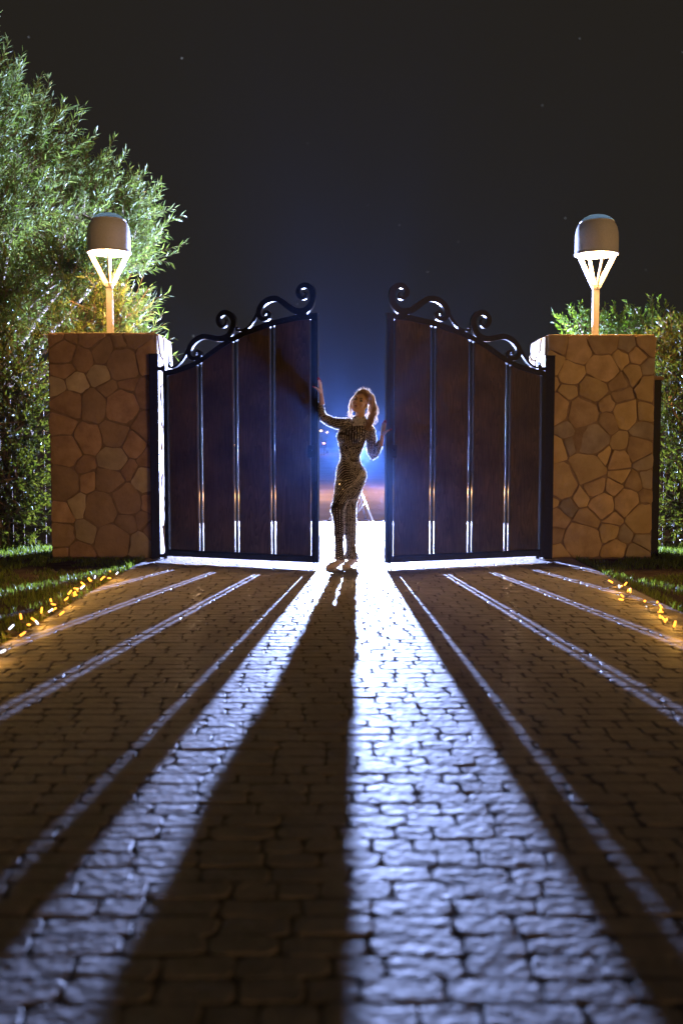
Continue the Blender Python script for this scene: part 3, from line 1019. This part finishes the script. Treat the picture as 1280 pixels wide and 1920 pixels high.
# board fences added behind the hedges to shade them from the flash
def flash_shade_fence(x0, x1, y, h, label):
    root = empty('flash_shade_fence', (x0, y, 0)); tag(root, label, 'fence', 'added fences shading the hedges')
    r_ = random.Random(int(abs(x0) * 10))
    for z in (.35, 1.5):
        m_ = MB(); m_.box((0, .014, z), (x1 - x0, .05, z + .07), .004); m_.build('rail', M_wood, root)
    m_ = MB(); m_.box((0, -.011, -.03), (.128, .011, h), .003); me = m_.mesh('board', M_wood)
    n = int((x1 - x0) / .136)
    for i in range(n):
        o = bpy.data.objects.new('board', me); o.location = (i * .136, r_.uniform(-.003, .001), r_.uniform(-.02, .01)); link(o, root)
flash_shade_fence(-7.2, -3.2, 12.35, 1.9, 'added board fence shading the left hedge from the flash')
flash_shade_fence(3.45, 6.3, 12.35, 1.9, 'added board fence shading the right hedge from the flash')

# ================================================================== fairy lights
def fairy_string(pts, n, label, seed, glow):
    r = random.Random(seed)
    root = empty('fairy_light_string', (pts[0][0], pts[0][1], 0))
    tag(root, label, 'fairy lights', 'strings of fairy lights along the driveway edges')
    O = Vector((pts[0][0], pts[0][1], 0))
    path = catmull(pts, 14)
    path = [Vector((p[0] + r.uniform(-.085, .085), p[1] + r.uniform(-.05, .05), .012 + r.random() * .04)) - O for p in path]
    path = [Vector(p) for p in catmull([tuple(p) for p in path], 3)]
    m_ = MB(); m_.tube(path, .0022, 4); m_.build('wire', M_wire, root)
    m_ = MB(); m_.tube([(0, 0, -.017), (0, 0, .018)], [.0070, .0070], 8); m_.ell((0, 0, .018), (.0071, .0071, .009), None, 8, 5)
    warm = m_.mesh('bulb', M_led_warm, True)
    cool = warm.copy(); cool.materials.clear(); cool.materials.append(M_led_cool)
    m_ = MB(); m_.tube([(0, 0, -.034), (0, 0, -.0172)], [.005, .0074], 6)
    sock = m_.mesh('socket', M_wire, True)
    for i in range(n):
        k = int((i + r.uniform(.1, .9)) / n * (len(path) - 1))
        p = path[k]
        d = Vector((r.uniform(-1, 1), r.uniform(-1, 1), r.uniform(.0, .9))).normalized()
        b = bpy.data.objects.new('bulb', cool if r.random() < .16 else warm)
        b.location = p + d * .034 + Vector((0, 0, .004))
        b.rotation_euler = d.to_track_quat('Z', 'Y').to_euler()
        link(b, root)
        s_ = bpy.data.objects.new('socket', sock); link(s_, b)
    for i in range(glow):
        p = path[int((i + .5) / glow * (len(path) - 1))]
        ld = bpy.data.lights.new('bulb_glow', 'POINT'); ld.energy = 1.1; ld.color = (1.0, .5, .09); ld.shadow_soft_size = .03
        lo = bpy.data.objects.new('bulb_glow', ld); lo.location = p + Vector((0, 0, .05)); link(lo, root)
fairy_string([(-2.02, 5.4), (-2.06, 6.0), (-2.11, 6.6), (-2.07, 7.0), (-2.16, 7.5), (-2.1, 7.95), (-2.2, 8.4), (-2.16, 8.8), (-2.1, 9.15)], 34, 'string of warm fairy lights along the left lawn edge', 4, 9)
fairy_string([(2.16, 5.3), (2.2, 6.0), (2.22, 6.5), (2.24, 6.9), (2.3, 7.3), (2.26, 7.7), (2.33, 8.1), (2.34, 8.45)], 25, 'string of warm fairy lights along the right driveway edge', 6, 7)

# ================================================================== light stand with flash behind the woman
root = empty('light_stand', (FLASH.x - .01, FLASH.y + .10, 0))
tag(root, 'white tripod light stand holding the flash behind the woman', 'light stand')
m_ = MB(); m_.tube([(0, 0, .06), (0, 0, 1.05)], [.016, .013], 10); m_.build('column', M_white_metal, root, smooth=True)
for q in (-52, 68, 188):
    c, s = math.cos(R(q)), math.sin(R(q))
    m_ = MB(); m_.tube([(c * .02, s * .02, .62), (c * .44, s * .44, -.004)], .0135, 8)
    lg = m_.build('leg', M_white_metal, root, smooth=True)
    m_ = MB(); m_.tube([(c * .24, s * .24, .29), (c * .018, s * .018, .10)], .009, 6); m_.build('brace', M_white_metal, lg, smooth=True)
    m_ = MB(); m_.ell((c * .44, s * .44, -.002), (.022, .022, .014), None, 8, 5); m_.build('rubber_foot', M_black_plastic, lg, smooth=True)
m_ = MB(); m_.tube([(0, 0, .56), (0, 0, .66)], .028, 10); m_.tube([(0, 0, .07), (0, 0, .13)], .026, 10)
m_.build('clamp_collar', M_black_plastic, root, smooth=True)
m_ = MB(); m_.box((-.045, -.02, 1.06), (.045, .20, 1.20), .01); hd = m_.build('flash_head', M_black_plastic, root)
m_ = MB()
vs, fs = [], []
prof = [(.045, -.02), (.06, -.05), (.075, -.08), (.079, -.08), (.064, -.05), (.049, -.02)]
for (rr, yy) in prof:
    for k in range(20):
        a = 2 * math.pi * k / 20
        vs.append((rr * math.cos(a), yy, 1.13 + rr * math.sin(a)))
for i in range(5):
    for k in range(20):
        k2 = (k + 1) % 20
        fs.append((i * 20 + k, i * 20 + k2, (i + 1) * 20 + k2, (i + 1) * 20 + k))
m_.add(vs, fs); m_.build('reflector', M_white_metal, hd, smooth=True)
fd = bpy.data.lights.new('flash', 'SPOT')
fd.energy = FLASH_POWER
fd.color = (0.38, 0.50, 1.0)
fd.shadow_soft_size = 0.028
fd.spot_size = R(180)
fd.spot_blend = 0.2
fo = bpy.data.objects.new('flash', fd)
fo.location = FLASH + Vector((0, -.005, 0)) - root.location
fo.rotation_euler = (R(90), 0, R(180))
link(fo, root)
fo.rotation_euler = Vector((0.02, 1, -0.02)).to_track_quat('Z', 'Y').to_euler()

# ================================================================== far street lamps, and two added lamps for the field
def street_lamp(x, y, h, power, label, col):
    root = empty('street_lamp', (x, y, ground_z(x, y)))
    tag(root, label, 'street lamp', 'far street lamps')
    m_ = MB(); m_.tube([(0, 0, 0), (0, 0, h * .6), (0, 0, h)], [.05, .045, .04], 8); m_.build('pole', M_iron, root, smooth=True)
    m_ = MB(); m_.tube([(0, 0, h - .02), (0, -.35, h + .12), (0, -.75, h + .12)], [.035, .03, .03], 6); m_.build('arm', M_iron, root, smooth=True)
    m_ = MB(); m_.box((-.14, -1.15, h + .06), (.14, -.7, h + .17), .02); hd = m_.build('lamp_head', M_iron, root)
    m_ = MB(); m_.ell((0, -.94, h + .045), (.12, .2, .07), None, 10, 6); m_.build('lens', emit_mat('far_lamp', col, 6), hd, smooth=True)
    ld = bpy.data.lights.new('street_light', 'POINT'); ld.energy = power; ld.color = col; ld.shadow_soft_size = .2
    lo = bpy.data.objects.new('street_light', ld); lo.location = (0, -.94, h - .1); link(lo, root)
street_lamp(-2.35, 116, 2.85, 250, 'far warm street lamp nearest the left gate leaf', (1.0, .55, .22))
street_lamp(-1.75, 122, 2.6, 150, 'farthest street lamp, a faint warm dot beside the woman', (1.0, .62, .30))
street_lamp(-1.95, 112, 1.35, 150, 'far low street lamp with a pinkish glow below the warm one', (1.0, .42, .34))
street_lamp(-10.5, 98, 1.2, 260, 'far orange street lamp seen through the left gate leaf', (1.0, .55, .2))
street_lamp(-3.1, 25, 2.0, 2200, 'added lamp lighting the field, unseen behind the left gate leaf', (1.0, .66, .40))  # added to warm the field, hidden by the gate leaf
street_lamp(4.1, 27, 2.0, 3000, 'added lamp lighting the field, unseen behind the right gate leaf', (1.0, .66, .40))  # second added field light, out of sight as well

# ================================================================== the woman
# front elevation drawn in units of 1.14 mm: a to the right, b downwards, y depth in metres (towards the camera is negative)
U = 0.00114
WO = Vector((0.0245, 9.965, 0.0))
def J(a, b, y=0.0):
    return Vector(((a - 490) * U, y, (1803 - b) * U))
person = empty('person', WO)
tag(person, 'woman in a long beaded dress leaning between the two gate leaves', 'person')

def remesh(o, voxel, smooth=4, factor=0.5):
    md = o.modifiers.new('remesh', 'REMESH'); md.mode = 'VOXEL'; md.voxel_size = voxel; md.use_smooth_shade = True
    if smooth:
        sm = o.modifiers.new('smooth', 'SMOOTH'); sm.factor = factor; sm.iterations = smooth
    dg = bpy.context.evaluated_depsgraph_get()
    me = bpy.data.meshes.new_from_object(o.evaluated_get(dg))
    mats = [m for m in o.data.materials]
    o.modifiers.clear()
    o.data = me
    if not me.materials:
        for m in mats: me.materials.append(m)
    me.polygons.foreach_set('use_smooth', [True] * len(me.polygons))
    return o

def col(mb, rows, grow=0.0, n=24):
    """rows: (left, right, b, y, ry)"""
    mb.loft([((((l + r_) / 2) - 490) * U, y, (1803 - b) * U, (r_ - l) / 2 * U + grow, ry + grow) for (l, r_, b, y, ry) in rows], n)

TORSO = [(560, 690, 478, .015, .055), (556, 694, 500, .015, .058), (520, 715, 522, .012, .066), (478, 735, 548, .005, .078), (458, 738, 575, .0, .088), (442, 722, 605, -.006, .098),
         (432, 702, 640, -.012, .106), (430, 690, 680, -.012, .105), (437, 676, 720, -.006, .098), (445, 660, 765, .0, .090), (452, 640, 810, .004, .084), (453, 633, 845, .006, .083),
         (444, 638, 875, .008, .087), (426, 660, 915, .012, .098), (416, 686, 960, .018, .112), (413, 695, 1000, .022, .116), (410, 686, 1045, .020, .116), (403, 664, 1095, .012, .108),
         (402, 640, 1150, -.004, .098), (394, 608, 1200, -.02, .085)]
LEG_A = [(410, 600, 1040, -.01, .10), (403, 585, 1100, -.025, .098), (400, 560, 1150, -.045, .09), (388, 535, 1210, -.075, .08), (368, 505, 1270, -.100, .069), (368, 498, 1300, -.100, .066),
         (383, 500, 1350, -.085, .063), (393, 500, 1430, -.06, .062), (399, 498, 1520, -.04, .058), (403, 492, 1590, -.032, .052), (403, 494, 1640, -.028, .054), (402, 503, 1690, -.028, .060), (402, 512, 1732, -.030, .068)]
LEG_B = [(480, 688, 1020, .03, .11), (466, 664, 1100, .035, .10), (470, 630, 1180, .04, .085), (470, 607, 1260, .035, .076), (472, 605, 1330, .03, .074), (474, 607, 1420, .028, .072),
         (482, 607, 1500, .032, .066), (503, 603, 1570, .046, .056), (505, 604, 1630, .046, .056), (496, 614, 1680, .044, .060), (490, 626, 1715, .042, .064), (488, 632, 1732, .042, .066)]
ARM_A = [J(545, 545, .0), J(500, 545, -.005), J(430, 540, -.005), J(365, 520, .0), J(310, 488, .005), J(292, 450, .0), J(288, 400, -.012), J(287, 362, -.022)]
RAD_A = [.055, .056, .053, .047, .041, .037, .032, .029]
ARM_B = [J(690, 580, .01), J(715, 605, .015), J(728, 670, .03), J(732, 740, .045), J(735, 800, .05), J(742, 832, .047), J(762, 808, .025), J(790, 745, -.005), J(812, 685, -.03)]
RAD_B = [.056, .056, .052, .047, .041, .032, .037, .034, .028]

# ---- dress
m_ = MB()
col(m_, TORSO, -.009); col(m_, LEG_A, -.010); col(m_, LEG_B, -.010)
m_.ell(J(478, 655, -.072), (.058, .058, .060)); m_.ell(J(590, 655, -.085), (.060, .058, .060))
m_.ell(J(622, 985, .065), (.075, .075, .085)); m_.ell(J(520, 985, .05), (.085, .075, .085))
m_.tube(ARM_A, RAD_A, 16); m_.tube(ARM_B, RAD_B, 16)
dress = m_.build('dress', M_dress, person)
dress['label'] = 'dark sheer dress covered in lines of crystal beads'
remesh(dress, 0.0065, 6, 0.6)

# ---- body
HEAD = Matrix.Translation(J(634, 352, -.015)) @ Matrix.Rotation(R(18), 4, 'Y') @ Matrix.Rotation(R(-20), 4, 'Z') @ Matrix.Rotation(R(-2), 4, 'X')
def hand(mb, wrist, u, v, w, s=1.0, curl=0.12, thumb_out=0.9):
    """u along the fingers, v towards the thumb, w palm normal"""
    u, v, w = u.normalized(), v.normalized(), w.normalized()
    P = lambda a, b, c: wrist + (u * a + v * b + w * c) * s
    fr = Matrix((v, w, u)).transposed().to_4x4()
    mb.tube([P(-.10, 0, 0), P(-.04, 0, 0), P(.0, 0, 0), P(.02, 0, 0)], [.027 * s, .024 * s, .021 * s, .022 * s], 12)
    Mx = Matrix.Translation(P(.05, 0, 0)) @ fr
    mb.ell((0, 0, 0), (.039 * s, .016 * s, .05 * s), Mx)
    tips = []
    for k, (off, ln) in enumerate(((.030, .070), (.011, .080), (-.009, .074), (-.028, .058))):
        base = P(.082, off, 0)
        f1 = base + (u * ln * .45 + v * off * .12 + w * curl * ln * .10) * s
        f2 = f1 + (u * ln * .32 + v * off * .08 + w * curl * ln * .55) * s
        f3 = f2 + (u * ln * .25 + w * curl * ln * .8) * s
        mb.tube([P(.055, off * .85, 0), base, f1, f2, f3], [.0105 * s, .010 * s, .0092 * s, .0085 * s, .0065 * s], 10)
        tips.append((f2, f3))
    t0 = P(.02, .022, 0); t1 = P(.045, .048, .004); t2 = t1 + (u * .022 + v * .026 * thumb_out + w * .01) * s; t3 = t2 + (u * .012 + v * .022 * thumb_out + w * .016) * s
    mb.tube([t0, t1, t2, t3], [.014 * s, .0125 * s, .0105 * s, .008 * s], 10)
    tips.append((t2, t3))
    return tips
m_ = MB()
m_.ell((0, .016, .032), (.071, .090, .082), HEAD)
m_.ell((0, -.020, -.030), (.058, .068, .082), HEAD)
m_.ell((0, -.066, -.098), (.021, .020, .019), HEAD)
for s in (-1, 1):
    m_.tube([HEAD @ Vector((s * .056, .005, -.045)), HEAD @ Vector((s * .044, -.03, -.08)), HEAD @ Vector((s * .015, -.062, -.100))], [.022, .022, .018], 10)
    m_.ell((s * .034, -.064, -.028), (.024, .02, .022), HEAD)
    m_.ell((s * .071, .012, -.018), (.008, .018, .030), HEAD)
    m_.ell((s * .028, -.078, .026), (.026, .012, .010), HEAD)
m_.tube([HEAD @ Vector((0, -.082, .012)), HEAD @ Vector((0, -.094, -.012)), HEAD @ Vector((0, -.101, -.028))], [.008, .0095, .012], 10)
m_.ell((0, -.086, -.058), (.024, .012, .014), HEAD)
m_.tube([HEAD @ Vector((0, .012, -.02)), J(633, 430, .0), J(630, 480, .012), J(628, 540, .015)], [.052, .046, .047, .060], 16)
col(m_, TORSO[3:], -.018); col(m_, LEG_A, -.02); col(m_, LEG_B, -.02)
m_.tube(ARM_A, [r - .009 for r in RAD_A], 14); m_.tube(ARM_B, [r - .009 for r in RAD_B], 14)
tipsA = hand(m_, J(292, 292, -.03), Vector((-.10, .0, 1)), Vector((-.35, -1, 0)), Vector((-1, .3, -.1)), .98, .04, 1.25)
tipsB = hand(m_, J(822, 656, -.045), Vector((.13, 0, 1)), Vector((.45, -1, 0)), Vector((1, .3, -.1)), .94, .04, 1.2)
# ankles and feet inside the shoes
for (ax, ay, tx, ty, b_an) in ((452, -.03, 358, -.115, 1728), (560, .06, 486, -.03, 1728)):
    m_.tube([J(ax + 4, 1690, ay + .005), J(ax, 1738, ay), J(ax - 18, 1762, ay - .015), J((ax + tx) / 2 - 8, 1784, (ay + ty) / 2), J(tx + 20, 1796, ty + .01)], [.036, .034, .030, .026, .012], 12)
body = m_.build('body', M_skin, person)
remesh(body, 0.0052, 3, 0.5)

# ---- face details
for s in (-1, 1):
    m_ = MB(); m_.ell((s * .030, -.0795, .005), (.0185, .0075, .0105), HEAD, 12, 7); m_.build('eyelid', M_brow, person, smooth=True)
    m_ = MB(); m_.ell((s * .030, -.0855, .0035), (.0135, .0040, .0058), HEAD, 12, 7); e = m_.build('eye', M_eye, person, smooth=True)
    m_ = MB(); m_.ell((s * .030 + .002, -.0888, .0035), (.0056, .002, .0056), HEAD, 10, 6); m_.build('iris', M_iris, e, smooth=True)
    m_ = MB(); m_.tube([HEAD @ Vector((s * .012, -.0905, .026)), HEAD @ Vector((s * .03, -.090, .032)), HEAD @ Vector((s * .049, -.077, .027))], [.0035, .0038, .002], 6)
    m_.build('eyebrow', M_brow, person, smooth=True)
m_ = MB(); m_.ell((0, -.0955, -.0535), (.0205, .0062, .0042), HEAD, 12, 7); m_.ell((0, -.0945, -.0610), (.0170, .0070, .0048), HEAD, 12, 7)
m_.build('lips', M_lip, person, smooth=True)
for tips in (tipsA, tipsB):
    for (p, q) in tips:
        d = (q - p).normalized()
        m_ = MB(); m_.tube([p.lerp(q, .55) , q + d * .002, q + d * .012, q + d * .02], [.0072, .0072, .0055, .002], 8)
        m_.build('fingernail', M_nail, person, smooth=True)

# ---- hair: cap, pony tail, strands
r = random.Random(12)
m_ = MB()
m_.ell((0, .026, .044), (.077, .092, .082), HEAD, 20, 12)
m_.ell((0, .085, .058), (.040, .045, .045), HEAD)
m_.ell((.01, .0, .100), (.052, .06, .034), HEAD)
cap = m_.build('hair', M_hair, person)
cap['label'] = 'long wavy dark blond hair tied in a high pony tail'
remesh(cap, 0.006, 3, .5)
m_ = MB()
def strand(p0, pts, rad, wav=0.008, nseg=5):
    ph = r.uniform(0, 6.28); fq = r.uniform(2.2, 4.0)
    pp = catmull([tuple(p0)] + [tuple(p) for p in pts], nseg)
    out = []
    n = len(pp)
    for i, p in enumerate(pp):
        t = i / (n - 1)
        out.append(Vector(p) + Vector((math.sin(ph + t * fq * 6.28), math.cos(ph + t * fq * 6.28), 0)) * wav * t)
    a = r.uniform(-.7, .7)
    sv = Vector((math.cos(a), math.sin(a), 0))
    b = len(m_.v)
    for i, p in enumerate(out):
        t = (out[min(i + 1, n - 1)] - out[max(i - 1, 0)]).normalized()
        sd_ = sv - t * sv.dot(t)
        if sd_.length < .2: sd_ = Vector((0, 0, 1)) - t * t.z
        sd_.normalize()
        w = rad * (1 - .75 * (i / (n - 1)) ** 2) * 1.15
        m_.v += [(p - sd_ * w)[:], (p + sd_ * w)[:]]
    m_.f += [(b + 2 * i, b + 2 * i + 1, b + 2 * i + 3, b + 2 * i + 2) for i in range(n - 1)]
# combed-back strands over the crown
for i in range(70):
    a = r.uniform(-1.25, 1.25)
    st = HEAD @ Vector((.068 * math.sin(a), -.045 - .025 * math.cos(a), .070 * math.cos(a) ** .3 + .012 if abs(a) < 1.2 else .05))
    md = HEAD @ Vector((.074 * math.sin(a), .03, .125 * math.cos(a * .75)))
    en = HEAD @ Vector((r.uniform(-.02, .02), .10, .07 + r.uniform(-.02, .02)))
    strand(st, [md, en], .0045, .003)
# pony tail falling on the right shoulder
tail0 = HEAD @ Vector((0, .105, .075))
for i in range(150):
    sx = r.gauss(0, 1); sy = r.gauss(0, 1)
    L_ = r.uniform(.55, 1.05)
    pts = [J(722 + sx * 9, 300 + 10 * sy, .075 + sy * .015), J(740 + sx * 14, 375, .07 + sy * .02), J(745 + sx * 17, 375 + 75 * L_, .05 + sy * .02),
           J(736 + sx * 20 - 10 * (L_ > .8), 375 + 145 * L_, .015 + sy * .025)]
    if L_ > .75: pts.append(J(712 + sx * 22, 375 + 185 * L_, -.035 + sy * .02))
    strand(tail0 + Vector((sx * .012, 0, sy * .012)), pts, r.uniform(.0025, .005), r.uniform(.008, .024))
# curl brought forward over the shoulder
for i in range(45):
    sx = r.gauss(0, 1)
    strand(J(725 + sx * 8, 470, .02), [J(722 + sx * 12, 520, -.05), J(700 + sx * 16, 560, -.085), J(690 + sx * 18, 600 + sx * 6, -.10)], r.uniform(.003, .005), .012)
# loose locks on the far side of the face
for i in range(20):
    sx = r.gauss(0, .8)
    strand(HEAD @ Vector((-.068, -.005 + sx * .012, .055)), [J(556 + sx * 7, 340, .0), J(546 + sx * 9, 400, .0), J(545 + sx * 12, 450, .005), J(540 + sx * 15, 487 + sx * 8, .01)], r.uniform(.0022, .004), .010)
# stray flyaways
for i in range(110):
    a = r.uniform(-1.5, 1.6)
    st = HEAD @ Vector((.07 * math.sin(a), .03, .115 * math.cos(a * .7)))
    d = (HEAD.to_3x3() @ Vector((math.sin(a), r.uniform(-.3, .6), math.cos(a)))).normalized()
    strand(st, [st + d * .014 + rvec(r) * .012, st + d * r.uniform(.015, .035) + rvec(r) * .022], .0016, .006, 4)
m_.build('hair_strands', M_hair, cap, smooth=True, fix=False)
# head band of beads
m_ = MB()
for i in range(22):
    a = -1.2 + 2.4 * i / 21
    m_.ell((.080 * math.sin(a), .045, .045 + .085 * math.cos(a)), (.0055, .005, .0055), HEAD, 6, 4)
hb = m_.build('hair_band', M_bead, cap)

# ---- shoes
def shoe(ax, ay, tx, ty, heel_a, heel_y, heel_b):
    root = empty('shoe'); root.parent = person
    m_ = MB()
    toe, ball, arch, heel = J(tx, 1794, ty), J(tx + 45, 1786, ty + .03), J((tx + ax) / 2 + 30, 1770, (ay + ty) / 2 + .01), J(ax + 22, 1742, ay + .025)
    m_.tube([toe + Vector((0, 0, .004)), toe.lerp(ball, .4), ball, arch, heel], [.007, .022, .036, .034, .031], 16)
    m_.ell(heel, (.033, .034, .036))
    up = m_.build('upper', M_shoe, root)
    remesh(up, .005, 3, .5)
    m_ = MB(); m_.tube([J(heel_a, 1752, heel_y), J(heel_a, 1780, heel_y), J(heel_a, heel_b, heel_y)], [.012, .0055, .0048], 8)
    m_.build('heel', M_heel, root, smooth=True)
    m_ = MB(); m_.tube([toe + Vector((0, 0, -.008)), ball + Vector((0, 0, -.034)), arch + Vector((0, 0, -.030))], [.006, .008, .006], 8)
    m_.build('sole', M_heel, root, smooth=True)
shoe(452, -.03, 332, -.125, 505, -.015, 1801)
shoe(560, .06, 470, -.04, 602, .075, 1801)

# ---- crystal beads laid in lines over the dress
dm = dress.data
vco = [v.co.copy() for v in dm.vertices]
bvh = BVHTree.FromPolygons(vco, [p.vertices[:] for p in dm.polygons])
BE = MB()
r = random.Random(77)
HEX = [Vector((math.cos(k * math.pi / 3), math.sin(k * math.pi / 3), 0)) for k in range(6)]
def bead(p, s, n=Vector((0, -1, 0)), jit=.45):
    n = (n + rvec(r) * jit).normalized()
    q = n.to_track_quat('Z', 'Y').to_matrix()
    b = len(BE.v)
    BE.v += [(p + q @ (v * s))[:] for v in HEX]
    BE.f.append((b, b + 1, b + 2, b + 3, b + 4, b + 5))
def put(a, b, s=.006, back=False):
    o_ = J(a, b, -1.0 if not back else 1.0)
    h = bvh.ray_cast(o_, Vector((0, -1 if back else 1, 0)))
    if h[0] is not None:
        bead(h[0] + h[1] * s * .5, s * r.uniform(.75, 1.15), h[1], .5)
def line(pts, step=15, s=.0046, skip=0.0):
    s *= 1.32
    c = catmull(pts, 12)
    acc = r.uniform(0, step)
    for (x0, y0), (x1, y1) in zip(c, c[1:]):
        d = math.hypot(x1 - x0, y1 - y0)
        while acc < d:
            t = acc / d
            if r.random() > skip:
                put(x0 + (x1 - x0) * t, y0 + (y1 - y0) * t, s)
            acc += step * r.uniform(.85, 1.15)
        acc -= d
# bodice lines running down into the waist
for i in range(13):
    t = i / 12
    a0, a1, a2 = 442 + t * 262, 447 + t * 240, 520 + t * 118
    line([(a0 + (8 if t < .2 else 0), 590 - 40 * math.sin(t * 3.1)), (a1 - 6 * math.sin(t * 6.2), 670), (a1 * .55 + a2 * .45, 745), (a2, 850)], 13, .0043, .08)
# swept skirt lines, waist and hip down to the bent knee
for i in range(15):
    t = i / 14
    bl = 850 + t * 400; br_ = 850 + t * 105
    xl = 447 - 45 * min(1, t * 2.2) - 14 * max(0, t - .6)
    line([(xl, bl), (480 + 16 * t, bl - 62 - 70 * t), (560 + 10 * t, br_ + 26 + 92 * t * t), (640 + 18 * t, br_ + 12)], 12 + (3 if .55 < t < .85 else 0), .0046, .05 + (.1 if .55 < t < .85 else 0))
# back of the hip sweep
for i in range(9):
    t = i / 8
    line([(660 + 30 * t - 10 * t * t, 940 + 12 * t), (610 + 78 * t, 1010), (530 + 140 * t, 1100), (420 + 200 * t, 1250 - 60 * t)], 13, .0044, .05)
# straight leg: dense
for i in range(9):
    t = i / 8
    line([(505 + t * 95, 1190 + 50 * (1 - t)), (497 + t * 105, 1330), (506 + t * 96, 1560), (504 + t * 125, 1728)], 11, .0044, .05)
# bent leg: sparser lines
for i in range(6):
    t = i / 5
    line([(376 + t * 128, 1262 + 20 * t), (386 + t * 112, 1360), (403 + t * 90, 1560), (407 + t * 94, 1728)], 17, .0046, .1)
# sleeves
def arm_lines(path, rad, n):
    P = catmull([(p.x / U + 490, 1803 - p.z / U, q / U) for p, q in zip(path, rad)], 6)
    for k in range(n):
        f = -.92 + 1.84 * k / (n - 1)
        pl = []
        for i in range(0, len(P), 3):
            x, y, w = P[i]
            x2, y2, _ = P[min(i + 1, len(P) - 1)]; x1, y1, _ = P[max(i - 1, 0)]
            d = math.hypot(x2 - x1, y2 - y1) or 1
            pl.append((x - (y2 - y1) / d * w * f, y + (x2 - x1) / d * w * f))
        line(pl, 13, .0043, .08)
arm_lines(ARM_A, RAD_A, 7); arm_lines(ARM_B, RAD_B, 7)
# thick collar
for i in range(420):
    a = r.gauss(628, 52); b = r.uniform(484, 556) + abs(a - 628) * .12
    put(a, b, .0058)
# beads all round the silhouette and the back
polys = dm.polygons
areas = np.array([p.area for p in polys]); cum = np.cumsum(areas)
for i in range(4200):
    k = int(np.searchsorted(cum, r.random() * cum[-1]))
    p = polys[min(k, len(polys) - 1)]
    n = p.normal
    if n.y < -.5: continue
    rim = abs(n.y) < .4
    bead(Vector(p.center) + n * (.006 if rim else .003), (.0078 if rim else .0055) * r.uniform(.7, 1.2), Vector((0, -1, 0)) if rim else n, .8)
o = BE.build('crystal_beads', M_bead, dress, fix=False)
o['kind'] = 'stuff'

# ================================================================== night haze that the flash lights up
m_ = MB(); m_.box((-275, -75, -1.8), (275, 415, 13))
hz = m_.build('haze', None)
hm = bpy.data.materials.new('night_haze'); hm.use_nodes = True
hn = hm.node_tree.nodes; hn.clear()
ho = hn.new('ShaderNodeOutputMaterial'); hv_ = hn.new('ShaderNodeVolumePrincipled')
hv_.inputs['Color'].default_value = (0.22, 0.44, 1.0, 1)
hv_.inputs['Density'].default_value = HAZE_DENSITY
hv_.inputs['Anisotropy'].default_value = 0.88
hm.node_tree.links.new(hv_.outputs[0], ho.inputs['Volume'])
hz.data.materials.append(hm)
tag(hz, 'thin night haze over the whole place', kind='stuff')
